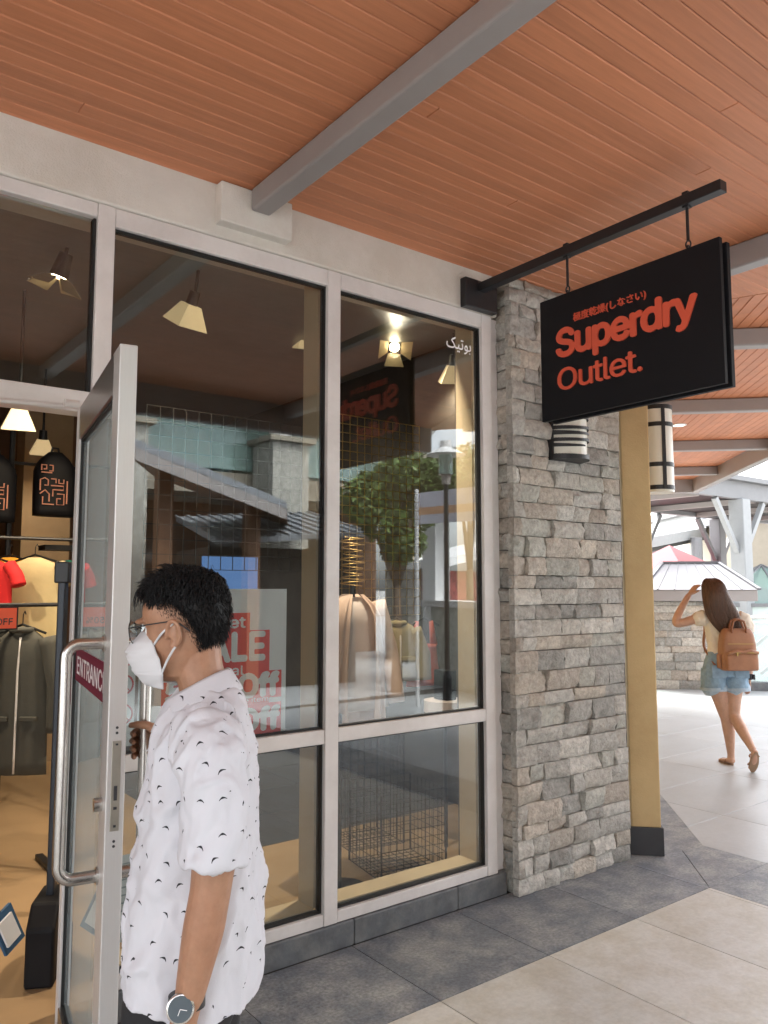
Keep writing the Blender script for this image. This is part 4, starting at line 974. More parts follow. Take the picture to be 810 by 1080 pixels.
# security gate inside the door
base = Vector((.98, 3.52)); gt = thing('security_gate', 'black anti theft gate with slim post and boxy foot inside the doorway', 'security gate', (base.x, base.y, 0))
ga = R_(62); gu = Vector((math.cos(ga), math.sin(ga), 0)); gv = Vector((-gu.y, gu.x, 0)); B3 = Vector((base.x, base.y, 0))
def gbox(b, a, c, z0, z1, ha_, hb_): b.obox(B3 + gu * a + gv * c + Vector((0, 0, (z0 + z1) / 2)), gu * ha_, gv * hb_, Vector((0, 0, (z1 - z0) / 2)))
b = MB(); 
prof = [(-.17, 0), (.17, 0), (.17, .22), (.10, .30), (-.10, .30), (-.17, .22)]
b.extrude([B3 + gu * a + gv * -.055 + Vector((0, 0, z + .004)) for a, z in prof], gv * .11); b.build('foot', M['black_matte'], gt, bevel=.012)
b = MB(); gbox(b, .0, 0, .30, 1.64, .03, .016); b.build('post', mat('gunmetal_post', (.035, .04, .05), .4, metal=.4), gt, bevel=.006)
b = MB(); gbox(b, .30, 0, 1.57, 1.66, .34, .03); b.build('top_bar', M['black'], gt, bevel=.006)
b = MB(); gbox(b, .30, -.012, 1.661, 1.668, .30, .006); b.build('green_strip', mat('green_indicator', (.02, .3, .16), .4), gt)
b = MB(); gbox(b, .58, 0, .004, 1.57, .025, .016); gbox(b, .3, 0, .86, .92, .26, .02); b.build('rear_post', M['black'], gt, bevel=.005)
# hang tag lying near the door
p = at_z(8, 980, .30); tg = thing('price_tag', 'blue card tag with white label at the left edge near the floor', 'tag', tuple(p))
b = MB(); b.obox(p, (.035, .02, .02), (-.004, .002, .0), (-.03, -.01, .07)); b.build('card', mat('blue_card', (.03, .10, .2), .5), tg)
b = MB(); b.obox(p + Vector((.004, -.008, 0)), (.024, .014, .014), (-.003, .0015, .0), (-.02, -.007, .046)); b.build('white_label', M['paper'], tg)
b = MB(); b.tube([p + Vector((-.03, -.01, .07)), p + Vector((-.12, .03, .3)), p + Vector((-.3, .1, .75))], .002, 6); b.build('string', M['wire'], tg)
# ================================================================ BEYOND THE FAR WALKWAY
def S_(px, py, s=S_END - .02): return at_s(px, py, s * math.sqrt(2))
def PT(v): return (v.x - v.y) * Q        # offset to the right of the second arm's axis
tp0, tp1 = PT(S_(690, 700)), PT(S_(766, 700))
pw = thing('parapet_pier', 'low pier of grey stone blocks under a metal cap behind the walking woman', 'pier', P45(S_END, (tp0 + tp1) / 2, 0))
b = MB(); b.prism([P45(S_END, tp0 + .03), P45(S_END, tp1 - .03), P45(S_END + .8, tp1 - .03), P45(S_END + .8, tp0 + .03)], 0, 1.34); b.build('core', M['mortar'], pw)
b = MB(); stone_face(b, P45(S_END, tp0, 0), (Q, -Q, 0), tp1 - tp0, 1.34, (-Q, -Q, 0), seed=5, hmin=.10, hmax=.16, wmin=.2, wmax=.5, depth=.03)
stone_face(b, P45(S_END, tp1, 0), (Q, Q, 0), .8, 1.34, (Q, -Q, 0), seed=6, hmin=.10, hmax=.16, wmin=.2, wmax=.5, depth=.03)
b.build('stone_cladding', M['stone'], pw, tint=True, smooth='auto')
ta, tb = PT(S_(676, 628)), PT(S_(797, 628))
b = MB(); b.prism([P45(S_END - .12, ta), P45(S_END - .12, tb), P45(S_END + 1.6, tb), P45(S_END + 1.6, ta)], 1.345, 1.52); b.build('cap_fascia', M['grey_paint'], pw, bevel=.01)
b = MB(); E_ = [P45(S_END - .14, ta - .02, 1.521), P45(S_END - .14, tb + .02, 1.521), P45(S_END + 1.8, tb + .02, 1.521), P45(S_END + 1.8, ta - .02, 1.521)]
R0, R1 = P45(S_END + 1.0, ta + .55, 1.96), P45(S_END + 1.0, tb - .25, 1.96)
v = [tuple(q) for q in E_ + [R0, R1]]; b.add(v, [(0, 1, 5, 4), (1, 2, 5), (2, 3, 4, 5), (3, 0, 4), (3, 2, 1, 0)])
for k_ in range(1, 7):
    q = k_ / 7; a = Vector(E_[0]).lerp(Vector(E_[1]), q); c = R0.lerp(R1, q); b.bar(a + Vector((0, 0, .004)), c + Vector((0, 0, .004)), .012, .012)
b.bar(R0 + Vector((0, 0, .01)), R1 + Vector((0, 0, .01)), .07, .04); b.bar(Vector(E_[0]) + Vector((0, 0, .01)), R0 + Vector((0, 0, .01)), .06, .03); b.bar(Vector(E_[1]) + Vector((0, 0, .01)), R1 + Vector((0, 0, .01)), .06, .03)
b.build('hip_roof', mat('pale_metal_roof', (.12, .12, .13), .5, metal=.2, var=.06), pw)
def railing(t0, t1, lab, posts):
    r = thing('glass_railing', lab, 'railing', P45(S_END, t0, 0), 0, 'glass railings along the terrace edge')
    c0, c1 = P45(S_END, t0), P45(S_END, t1)
    b = MB(); b.prism([P45(S_END - .07, t0), P45(S_END - .07, t1), P45(S_END + .08, t1), P45(S_END + .08, t0)], 0, .13); b.build('kerb', M['kerbstone'], r, bevel=.005)
    b = MB(); b.tube([P45(S_END, t0, 1.10), P45(S_END, t1, 1.10)], .028, 12); b.tube([P45(S_END, t0, 1.02), P45(S_END, t1, 1.02)], .012, 8)
    b.build('handrail', M['steel'], r, smooth='auto')
    n = posts
    for i in range(n):
        a, c = t0 + (t1 - t0) * i / n + .012, t0 + (t1 - t0) * (i + 1) / n - .012
        b = MB(); p = [P45(S_END, a), P45(S_END, c), P45(S_END + .012, c), P45(S_END + .012, a)]; b.prism(p, .131, 1.015); b.build('glass_panel', M['rail_glass'], r)
        b = MB(); q = P45(S_END - .02, a); b.box(q[0] - .015, q[0] + .015, q[1] - .015, q[1] + .015, .131, 1.07); b.build('post', M['steel'], r)
railing(tp0 - 2.6, tp0 - .01, 'glass railing left of the stone pier, mostly hidden by the ochre wall', 2)
railing(tp1 + .01, tp1 + 4.5, 'glass railing with steel handrail right of the stone pier', 3)
# walkway boundary at the right side, stair stringers seen through the glass
b = MB()
for k_ in range(7):
    a = P45(S_END + 1.0 + k_ * .02, tp1 + .2 + k_ * .62, .15); b.bar(a, a + Vector((Q * 1.15, -Q * 1.15, .95)), .05, .05)
tag(b.build('lower_roof_glazing_bars', M['grey_paint']), 'slanting grey glazing bars of a lower roof seen through the right railing', 'roof')

def gable(name, lab, pts_low, m='roof_metal'): pass
# far walkway roof on Y-braced columns
fr = thing('far_walkway', 'far covered walkway with board soffit on white Y braced columns', 'canopy', (16, 9, 0))
FX0, FX1, FY0, FY1, FZ = 12.2, 26.0, 8.5, 11.3, 3.38
b = MB(); b.box(FX0, FX1, FY0 + .06, FY1 - .06, FZ + .10, FZ + .12); b.build('soffit', M['plank'], fr)
b = MB(); b.box(FX0 - .1, FX1, FY0 - .2, FY1 + .2, FZ + .36, FZ + .46); b.build('roof', M['far_grey'], fr)
for y in (FY0, FY1): 
    b = MB(); b.box(FX0 - .05, FX1, y - .07, y + .07, FZ, FZ + .355); b.build('edge_beam', M['far_grey'], fr)
for x in np.arange(FX0, FX1, 2.2): b = MB(); b.box(x - .05, x + .05, FY0 + .075, FY1 - .075, FZ - .02, FZ + .095); b.build('cross_beam', M['grey_paint'], fr)
def ycol(x, y, w, z0=-6, m='far_white'):
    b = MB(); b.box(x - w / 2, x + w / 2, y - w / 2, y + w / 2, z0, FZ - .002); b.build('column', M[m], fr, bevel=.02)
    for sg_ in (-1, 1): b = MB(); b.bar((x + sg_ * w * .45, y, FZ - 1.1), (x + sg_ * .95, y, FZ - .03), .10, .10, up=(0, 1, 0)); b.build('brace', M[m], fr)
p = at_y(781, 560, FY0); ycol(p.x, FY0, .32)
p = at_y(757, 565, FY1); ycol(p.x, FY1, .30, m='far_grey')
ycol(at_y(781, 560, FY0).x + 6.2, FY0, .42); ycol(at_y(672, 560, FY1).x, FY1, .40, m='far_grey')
# sloping white roof farther back
def slab4(name, lab, cat, q, th, m, group=None):
    q = [Vector(k_) for k_ in q]; t = thing(name, lab, cat, tuple(q[0])); b = MB(); n = (q[1] - q[0]).cross(q[3] - q[0]).normalized()
    if n.z < 0: n = -n
    b.extrude(q, n * th); b.build('roof_slab', M[m], t); return t, q, n
q = [at_d(676, 580, 24), at_d(744, 566, 30), at_d(744, 553, 34), at_d(676, 566, 28)]
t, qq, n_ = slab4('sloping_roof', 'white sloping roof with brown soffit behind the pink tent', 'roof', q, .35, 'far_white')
b = MB(); b.extrude([k_ - n_ * .02 for k_ in qq], -n_ * .1); b.build('soffit', M['plank2'], t)
for px in (690, 735):
    a = at_d(px, 585, 28); b = MB(); b.tube([(a.x, a.y, -6), (a.x, a.y, a.z + .6)], .2, 10); b.build('column', M['far_grey'], t)
# pink tent
ap = at_d(706, 575, 21); t = thing('pink_tent', 'faded pink pyramid tent roof seen over the stone pier', 'tent', (ap.x, ap.y, -6))
b = MB(); w_ = 2.2; e_ = [Vector((ap.x + a * w_, ap.y + c * w_, ap.z - 1.5)) for a, c in ((-1, -1), (1, -1), (1, 1), (-1, 1))]
b.add([tuple(k_) for k_ in e_ + [ap] + [k_ - Vector((0, 0, .25)) for k_ in e_]], [(0, 1, 4), (1, 2, 4), (2, 3, 4), (3, 0, 4), (0, 5, 6, 1), (1, 6, 7, 2), (2, 7, 8, 3), (3, 8, 5, 0), (8, 7, 6, 5)])
b.build('canopy', M['pink'], t)
for k_ in e_: b = MB(); b.tube([(k_.x, k_.y, -6), (k_.x, k_.y, k_.z - .2)], .06, 8); b.build('leg', M['far_grey'], t)
# glass pyramid skylight
ap = at_d(803, 596, 17.5); t = thing('glass_skylight', 'green tinted glass pyramid skylight right of the walking woman', 'skylight', (ap.x, ap.y, 0))
w_ = 1.35; e_ = [Vector(P45(0, 0, 0)) + Vector((ap.x + (a * Q + c * Q) * w_, ap.y + (a * Q - c * Q) * w_, ap.z - .85)) for a, c in ((-1, -1), (-1, 1), (1, 1), (1, -1))]
b = MB(); b.add([tuple(k_) for k_ in e_ + [ap]], [(0, 1, 4), (1, 2, 4), (2, 3, 4), (3, 0, 4)]); b.build('glazing', M['green_glass'], t)
b = MB()
for i in range(4): b.bar(e_[i], ap, .05, .05); b.bar(e_[i], e_[(i + 1) % 4], .07, .07)
for i in range(4):
    m_ = (e_[i] + e_[(i + 1) % 4]) / 2; b.bar(m_, ap, .035, .035)
b.build('glazing_bars', M['far_grey'], t)
b = MB(); c_ = sum(e_, Vector()) / 4; b.prism([(k_.x, k_.y) for k_ in e_], -6, e_[0].z - .04); b.build('base', mat('pale_green_wall', (.50, .58, .55), .7), t)
# pale buildings closing the view
def block_b(lab, px0, px1, ytop, d, m, wins=True):
    a, c = at_d(px0, 600, d), at_d(px1, 600, d); top = at_d((px0 + px1) / 2, ytop, d).z; dr = Vector((c.x - a.x, c.y - a.y, 0)); W = dr.length; dr.normalize(); bk = Vector((-dr.y, dr.x, 0))
    if bk.dot(FH) < 0: bk = -bk
    t = thing('far_building', lab, 'building', (a.x, a.y, -6)); A = Vector((a.x, a.y, 0))
    b = MB(); b.prism([tuple((A + dr * x + bk * y)[:2]) for x, y in ((0, 0), (W, 0), (W, 6), (0, 6))], -6, top); b.build('wall', M[m], t)
    b = MB(); b.prism([tuple((A + dr * x + bk * y)[:2]) for x, y in ((-.3, -.3), (W + .3, -.3), (W + .3, 6), (-.3, 6))], top + .01, top + .3); b.build('roof', M['far_grey'], t)
    if wins:
        n = max(1, int(W / 1.7))
        for i in range(n):
            for zz in (top - 1.9, top - 4.6, top - 7.3):
                if zz < -5.5: continue
                x = W * (i + .5) / n; c_ = A + dr * x - bk * .02 + Vector((0, 0, zz + .6)); b = MB(); b.obox(c_, dr * .5, bk * .05, Vector((0, 0, .7))); wf = b.build('window', M['far_white'], t)
                b = MB(); b.obox(c_ - bk * .055, dr * .43, bk * .01, Vector((0, 0, .63))); b.build('pane', mat('pale_window_glass', (.35, .42, .45), .15), wf)
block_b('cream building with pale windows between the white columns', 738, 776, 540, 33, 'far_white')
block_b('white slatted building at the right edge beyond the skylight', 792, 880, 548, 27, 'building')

# ================================================================ ACROSS THE PLAZA (what the glass mirrors)
MY = 2 * (D + .04)       # positions below are laid out as seen in the glass, then put on the real side
def VP(px, py, d): p = at_d(px, py, d); return Vector((p.x, MY - p.y, p.z))
def VY(px, py, Y): p = at_y(px, py, Y); return Vector((p.x, MY - p.y, p.z))
OY = MY - 14.0           # facade plane of the opposite wing
op = thing('opposite_building', 'two storey shop wing across the plaza with balcony and stone piers', 'building', (6, OY, 0))
ox0, ox1 = -8.0, VY(446, 600, 14.0).x
b = MB(); b.box(ox0, ox1, OY - 6, OY - 1.8, 0, 8.6); b.build('wall', M['brown_wall'], op)
b = MB(); b.box(ox0, ox1, OY - 1.79, OY + .05, 3.35, 3.78); b.build('balcony_slab', M['building'], op)
b = MB(); b.box(ox0, ox1, OY - 1.5, OY + .9, 5.35, 5.62); b.build('upper_roof', M['roof_metal'], op)
b = MB(); b.box(ox0, ox1, OY - 1.5, OY + .85, 5.30, 5.345); b.build('upper_soffit', M['plank'], op)
b = MB(); b.box(ox0, ox1, OY - 1.795, OY - 1.75, 3.8, 5.28); b.build('upper_wall', M['building'], op)
for i in range(7):
    x = ox0 + 1.2 + i * 2.75; b = MB(); b.box(x - .9, x + .9, OY - 1.748, OY - 1.70, 3.85, 5.0); b.build('window', M['white'], op)
    b = MB(); b.box(x - .8, x + .8, OY - 1.698, OY - 1.69, 3.95, 4.9); b.build('pane', mat('pale_blue_window', (.42, .52, .55), .1), op)
    b = MB(); b.box(x - 1.1, x + 1.1, OY - 1.79, OY - 1.72, .05, 2.9); b.build('shop_window', mat('dark_shop_glazing', (.05, .045, .04), .08), op)
b = MB(); b.box(ox0, ox1, OY + .0, OY + .014, 3.85, 4.80); b.build('glass_balustrade', M['green_glass'], op)
b = MB(); b.box(ox0, ox1, OY - .02, OY + .03, 4.805, 4.86); b.build('handrail', M['pale_paint'], op)
for px in (293, 120, 430):
    x = VY(px, 520, 14.0 - .4).x; pr_ = MB(); pr_.box(x - .40, x + .40, OY + .1, OY + .9, 0, 4.35)
    pm = pr_.build('pier', mat('small_stone', (.36, .35, .31), .9, var=.35, scale=9, bump=.8, bscale=12), op)
    b = MB(); b.box(x - .5, x + .5, OY + .0, OY + 1.0, 4.352, 4.45); b.build('pier_cap', M['building'], op)
    b = MB(); b.box(x - .10, x + .10, OY + .4, OY + .6, 4.452, 5.29); b.build('post', M['pale_paint'], op)
    for sg_ in (-1, 1): b = MB(); b.bar((x + sg_ * .1, OY + .5, 4.55), (x + sg_ * .75, OY + .5, 5.27), .14, .14, up=(0, 1, 0)); b.build('brace', M['pale_paint'], op)
# pavilion with a sloping roof
pv = thing('pavilion', 'dark timber pavilion with a sloping grey roof across the plaza', 'pavilion', tuple(VP(200, 620, 11)))
hi, lo = VP(120, 462, 9.6), VP(302, 536, 11.4); bkv = Vector((.6, -1.0, 0)).normalized() * 3.0
b = MB(); b.extrude([hi, lo, lo + bkv, hi + bkv], Vector((0, 0, .10))); b.build('roof', M['roof_metal'], pv)
b = MB(); b.extrude([hi - Vector((0, 0, .005)), lo - Vector((0, 0, .005)), lo - Vector((0, 0, .16)), hi - Vector((0, 0, .16))], bkv.normalized() * .06); b.build('fascia', M['grey_paint'], pv)
b = MB(); b.extrude([k_ - Vector((0, 0, .02)) + bkv * .03 for k_ in (hi, lo, lo + bkv * .9, hi + bkv * .9)], Vector((0, 0, -.05))); b.build('soffit', M['brown_wall'], pv)
for q in (lo + (hi - lo) * .25 + bkv * .3, lo + (hi - lo) * .8 + bkv * .3): b = MB(); b.box(q.x - .1, q.x + .1, q.y - .1, q.y + .1, 0, q.z - .1); b.build('post', M['brown_wall'], pv)
r0, r1 = VP(228, 574, 11.8), VP(386, 566, 13.0)
kr = thing('kiosk', 'low kiosk with grey ribbed metal roof in front of the opposite wing', 'kiosk', tuple(VP(300, 620, 12)))
bk2 = Vector((.15, -1.0, 0)).normalized() * 2.4 + Vector((0, 0, .52))
b = MB(); b.extrude([r0, r1, r1 + bk2, r0 + bk2], Vector((0, 0, .08)))
for k_ in range(14): a = r0.lerp(r1, k_ / 13) + Vector((0, 0, .09)); b.bar(a, a + bk2, .04, .04)
b.build('roof', M['roof_metal'], kr)
b = MB(); bx = [r0 + bk2 * .15, r1 + bk2 * .15, r1 + bk2 * .95, r0 + bk2 * .95]; b.prism([(k_.x, k_.y) for k_ in bx], 0, min(r0.z, r1.z) - .02); b.build('wall', M['dark_wall'], kr)
# trees: tapered trunk, limbs and many separate leaves in clumps
def tree(lab, base, clumps, nleaf, ls=.085, trunk=.09, seed=1, cat='tree', m='leaf', sq=.8):
    rnd = random.Random(seed); base = Vector(base); t = thing('leafy_tree', lab, cat, tuple(base)); b = MB()
    top = sum((c[0] for c in clumps), Vector()) / len(clumps)
    fork = base + (top - base) * .55; b.tube([base, base.lerp(fork, .5) + Vector((.04, -.03, 0)), fork], [trunk, trunk * .8, trunk * .62], 10)
    for c, r_ in clumps: b.tube([fork - Vector((0, 0, .05)), fork.lerp(c, .5) + Vector((rnd.uniform(-.1, .1), rnd.uniform(-.1, .1), .08)), c], [trunk * .5, trunk * .3, trunk * .12], 7)
    b.build('trunk', M['bark'], t, smooth=True); b = MB()
    tot = sum(r_ ** 2 for _, r_ in clumps)
    for c, r_ in clumps:
        for _ in range(int(nleaf * r_ ** 2 / tot)):
            d = Vector((rnd.gauss(0, 1), rnd.gauss(0, 1), rnd.gauss(0, 1) * sq)).normalized() * r_ * rnd.uniform(.35, 1.08) ** .6
            d.z *= sq; p = c + d + Vector((0, 0, .05 * math.sin(d.x * 9)))
            a = Vector((rnd.gauss(0, 1), rnd.gauss(0, 1), rnd.gauss(0, .7))).normalized(); w_ = a.orthogonal().normalized(); w_ = Matrix.Rotation(rnd.uniform(0, 6.28), 3, a) @ w_; k_ = ls * rnd.uniform(.6, 1.3)
            tt = rnd.uniform(.6, 1.35); b.add([p - a * k_, p + w_ * k_ * .42 - a * .1 * k_, p + a * k_, p - w_ * k_ * .42 - a * .1 * k_], [(0, 1, 2, 3)], (tt, tt * rnd.uniform(.92, 1.05), tt * rnd.uniform(.6, 1.1)))
    b.build('crown', M['leaf_t'], t, tint=True); return t
M['leaf_t'] = mat('green_leaf_tinted', (.085, .14, .035), .5, var=.4, scale=5, attr=True)
TC = lambda px, py, d, r_: (VP(px, py, d), r_)
tree('leafy green tree across the plaza, mirrored in the right bay', (VP(418, 600, 12).x, VP(418, 600, 12).y, 0), [TC(380, 522, 12, .34), TC(400, 515, 12.2, .42), TC(428, 500, 12.2, .45), TC(448, 510, 12.4, .42), TC(462, 500, 12.4, .4), TC(405, 550, 12, .35), TC(425, 575, 12.1, .36), TC(385, 540, 11.8, .25), TC(440, 540, 12.5, .4)], 8500, ls=.058, seed=3)
tree('leafy tree behind the tall lamp post, mirrored at the window edge', (VP(495, 600, 13).x, VP(495, 600, 13).y, 0), [TC(478, 498, 13, .5), TC(497, 494, 13, .55), TC(515, 505, 13, .5), TC(490, 515, 13.2, .4)], 5200, ls=.058, seed=8)
# street lamp
lp_ = VP(471, 600, 9.5); sl = thing('street_lamp', 'tall street lamp with a wide conical hood and clear glass body', 'street lamp', (lp_.x, lp_.y, 0))
zt = VP(471, 463, 9.5).z; zh = VP(471, 478, 9.5).z
b = MB(); b.tube([(lp_.x, lp_.y, 0), (lp_.x, lp_.y, .5), (lp_.x, lp_.y, .55), (lp_.x, lp_.y, zh - .36)], [.06, .05, .032, .028], 14); b.build('pole', M['black'], sl)
b = MB(); b.tube([(lp_.x, lp_.y, zh), (lp_.x, lp_.y, zh + .05), (lp_.x, lp_.y, zh + .09), (lp_.x, lp_.y, zt)], [.24, .16, .075, .07], 24); b.build('hood', M['pale_paint'], sl, smooth='auto')
b = MB(); b.tube([(lp_.x, lp_.y, zh - .24), (lp_.x, lp_.y, zh - .002)], .085, 20); b.build('glass_body', M['green_glass'], sl)
b = MB(); b.tube([(lp_.x, lp_.y, zh - .36), (lp_.x, lp_.y, zh - .25), (lp_.x, lp_.y, zh - .242)], [.05, .06, .09], 18); b.tube([(lp_.x, lp_.y, zh - .23), (lp_.x, lp_.y, zh - .05)], .03, 12)
b.build('collar', M['grey_paint'], sl)
# banner on posts
a0, a1 = VP(441, 520, 10.6), VP(512, 512, 9.6); bn = thing('cloth_banner', 'white and lilac cloth banner strung between posts across the plaza', 'banner', tuple((a0 + a1) / 2))
b = MB(); b.extrude([a0, a1, a1 - Vector((0, 0, .42)), a0 - Vector((0, 0, .42))], Vector((0, .006, 0))); b.build('cloth', mat('lilac_banner', (.56, .55, .62), .8), bn)
b = MB(); b.extrude([a0 - Vector((0, -.012, .20)), a1 - Vector((0, -.012, .20)), a1 - Vector((0, -.012, .30)), a0 - Vector((0, -.012, .30))], Vector((0, .003, 0))); b.build('orange_band', mat('banner_orange', (.6, .34, .2), .8), bn)
for a in (a0, a1): b = MB(); b.tube([(a.x, a.y - .03, 0), (a.x, a.y - .03, a.z + .05)], .025, 8); b.build('post', M['pale_paint'], bn)
# low stone parapet and gateway beyond, open sky above
c0, c1 = VP(452, 690, 13.5), VP(560, 690, 10.5); pp = thing('plaza_parapet', 'low stone parapet with pale coping across the plaza', 'parapet', tuple((c0 + c1) / 2))
dv = Vector((c1.x - c0.x, c1.y - c0.y, 0)); b = MB(); b.bar((c0.x, c0.y, .62), (c1.x, c1.y, .62), .4, 1.24); b.build('wall', mat('parapet_stone', (.40, .41, .37), .9, var=.3, scale=7, bump=.6, bscale=12), pp)
b = MB(); b.bar((c0.x, c0.y, 1.295), (c1.x, c1.y, 1.295), .5, .10); b.build('coping', M['pale_paint'], pp)
for px in (460,):
    q = VP(px, 600, 13.2); gp_ = thing('gate_post', 'tall white square post at the end of the opposite wing', 'post', (q.x, q.y, 0)); b = MB(); b.box(q.x - .16, q.x + .16, q.y - .16, q.y + .16, 0, 3.4); b.build('shaft', M['white'], gp_)
    b = MB(); b.box(q.x - .22, q.x + .22, q.y - .22, q.y + .22, 3.402, 3.5); b.build('cap', M['pale_paint'], gp_)
q = VP(505, 600, 17); hs_ = thing('red_lattice_kiosk', 'small kiosk with a red lattice wall and white sloping roof', 'kiosk', (q.x, q.y, 0))
b = MB(); b.box(q.x - .9, q.x + 1.4, q.y - 1.2, q.y, 0, 1.9); b.build('lattice_wall', mat('red_lattice', (.30, .08, .07), .8, var=.6, scale=12), hs_)
b = MB(); b.extrude([(q.x - 1.3, q.y + .3, 1.95), (q.x + 1.8, q.y + .3, 2.55), (q.x + 1.8, q.y + .3, 2.72), (q.x - 1.3, q.y + .3, 2.12)], Vector((0, -1.9, 0))); b.build('roof', M['white'], hs_)
# ================================================================ PEOPLE
def spl(vals, n):
    """Catmull-Rom through rows of numbers"""
    a = np.array(vals, float); m = len(a); out = []
    for i in range(n):
        t = i / (n - 1) * (m - 1); k_ = min(int(t), m - 2); u = t - k_
        p0, p1, p2, p3 = a[max(k_ - 1, 0)], a[k_], a[k_ + 1], a[min(k_ + 2, m - 1)]
        out.append(.5 * (2 * p1 + (p2 - p0) * u + (2 * p0 - 5 * p1 + 4 * p2 - p3) * u * u + (3 * p1 - p0 - 3 * p2 + p3) * u ** 3))
    return np.array(out)
def limb(mb, rows, n=24, seg=18):
    """rows: x, y, z, radius across, radius fore-aft; smooth tapered limb with rounded ends"""
    r = spl(rows, n); P = [Vector(q[:3]) for q in r]; rad = [(q[3], q[4]) for q in r]
    d0 = (P[0] - P[1]).normalized(); d1 = (P[-1] - P[-2]).normalized()
    P = [P[0] + d0 * rad[0][0] * .55] + P + [P[-1] + d1 * rad[-1][0] * .55]; rad = [(rad[0][0] * .55, rad[0][1] * .55)] + rad + [(rad[-1][0] * .55, rad[-1][1] * .55)]
    mb.tube(P, rad, seg)
def trunk(mb, rows, n=30, seg=36, twist=None, e=2.3):
    """rows: z, x front, x back, half width, y centre"""
    rings = []
    for q in spl(rows, n):
        z, xf, xb, hw, yc = q; cx = (xf + xb) / 2; rg = ring((cx, yc, z), (xf - xb) / 2, hw, n=seg, e=e)
        if twist: m_ = Matrix.Rotation(twist(z), 3, 'Z'); rg = [m_ @ p for p in rg]
        rings.append(rg)
    mb.loft(rings)
HEAD_ROWS = [(-.094, .064, .012, .020), (-.084, .079, -.012, .039), (-.06, .083, -.036, .051), (-.035, .081, -.054, .059), (-.01, .078, -.066, .066),
             (.015, .077, -.073, .071), (.04, .085, -.077, .0745), (.065, .080, -.075, .073), (.09, .062, -.063, .063), (.105, .036, -.042, .045), (.114, .004, -.012, .016)]
_HZ = np.array([q[0] for q in HEAD_ROWS]); _HV = np.array([q[1:] for q in HEAD_ROWS])
def head_at(z):
    return [float(np.interp(z, _HZ, _HV[:, k_])) for k_ in range(3)]
def head_surf(a, z):
    """point on the scalp / face: a = angle from straight ahead"""
    xf, xb, hw = head_at(z); cx = .005; ct, st = math.cos(a), math.sin(a); e = 2.25
    rx = (xf - cx) if ct > 0 else (cx - xb)
    return Vector((cx + math.copysign(abs(ct) ** (2 / e), ct) * rx, math.copysign(abs(st) ** (2 / e), st) * hw, z))
def add_head(mb, X):
    """head with brow, nose, lips, chin and ears; origin on the ear axis, facing +x"""
    t = MB(); rings = []
    for q in spl(HEAD_ROWS, 30):
        z, xf, xb, hw = q; rings.append([head_surf(2 * math.pi * k_ / 40, min(.1139, max(-.0939, z))) for k_ in range(40)])
    t.loft(rings)
    t.tube([(.074, 0, .022), (.086, 0, .0), (.097, 0, -.022), (.088, 0, -.034)], [(.006, .006), (.008, .008), (.011, .010), (.011, .007)], 12)
    for sg_ in (-1, 1):
        t.ell((.088, sg_ * .013, -.029), .010, .008, .008); t.ell((.078, sg_ * .033, .026), .012, .024, .006);
        e = []                                                  # ear: outer rim, inner bowl, lobe
        for k_ in range(14):
            a = R_(-70 + 290 * k_ / 13); e.append((.002 - .014 * math.cos(a - R_(12)) * -1 - .006, sg_ * (.078 + .010 * (k_ > 4)), .002 + .027 * math.sin(a)))
        e = [(-.004 - .0135 * math.cos(R_(200) - R_(20 * k_)), sg_ * (.074 + .011 * math.sin(math.pi * k_ / 14)), .002 + .0235 * math.sin(R_(200) - R_(20 * k_))) for k_ in range(15)]
        t.tube(e, .0046, 8); t.ell((-.007, sg_ * .0745, .002), .013, .0045, .022); t.ell((-.001, sg_ * .0755, -.021), .007, .005, .008); t.ell((.012, sg_ * .0735, -.002), .005, .005, .008)
    t.ell((.083, 0, -.056), .010, .022, .006); t.ell((.082, 0, -.066), .010, .019, .006); t.ell((.072, 0, -.085), .014, .018, .012)
    mb.add([X @ Vector(v) for v in t.v], t.f)
def add_hand(mb, wrist, d, palm_n, side, curl=.5, s=1.0):
    """relaxed hand: d = direction of the fingers, palm_n = direction the palm faces, side = direction of the thumb"""
    w = Vector(wrist); d = Vector(d).normalized(); pn = Vector(palm_n); pn = (pn - d * pn.dot(d)).normalized(); sd = Vector(side); sd = (sd - d * sd.dot(d) - pn * sd.dot(pn)).normalized()
    P = lambda a, b, c: w + (d * a + sd * b + pn * c) * s
    rings = []
    for a, hw, th, off in ((-.012, .024, .019, 0), (.015, .029, .017, 0), (.05, .038, .0155, 0), (.08, .041, .0135, 0), (.094, .037, .011, 0)):
        rings.append([P(a, off + hw * math.cos(t), th * math.sin(t)) for t in [2 * math.pi * k_ / 16 for k_ in range(16)]])
    mb.loft(rings)
    for b, L, r_ in ((.029, .068, .0086), (.0095, .076, .0088), (-.0105, .070, .0084), (-.029, .055, .0076)):
        p = [(.078, 0)]; ang = .15; a, c = .088, .0
        for f_, k_ in ((.45, 1), (.32, 1.5), (.23, 1.2)):
            p.append((a, c)); a += L * f_ * math.cos(ang); c += L * f_ * math.sin(ang); ang += curl * k_ * .55
        p.append((a, c)); mb.tube([P(x, b * (1 + .25 * (i / 4)), y) for i, (x, y) in enumerate(p)], [r_ * s * q for q in (1.1, 1.1, 1.02, .95, .72)], 10)
    mb.tube([P(.012, .018, .006), P(.04, .042, .012), P(.066, .054, .018), P(.088, .056, .026)], [.0125 * s, .0120 * s, .0100 * s, .0075 * s], 10)
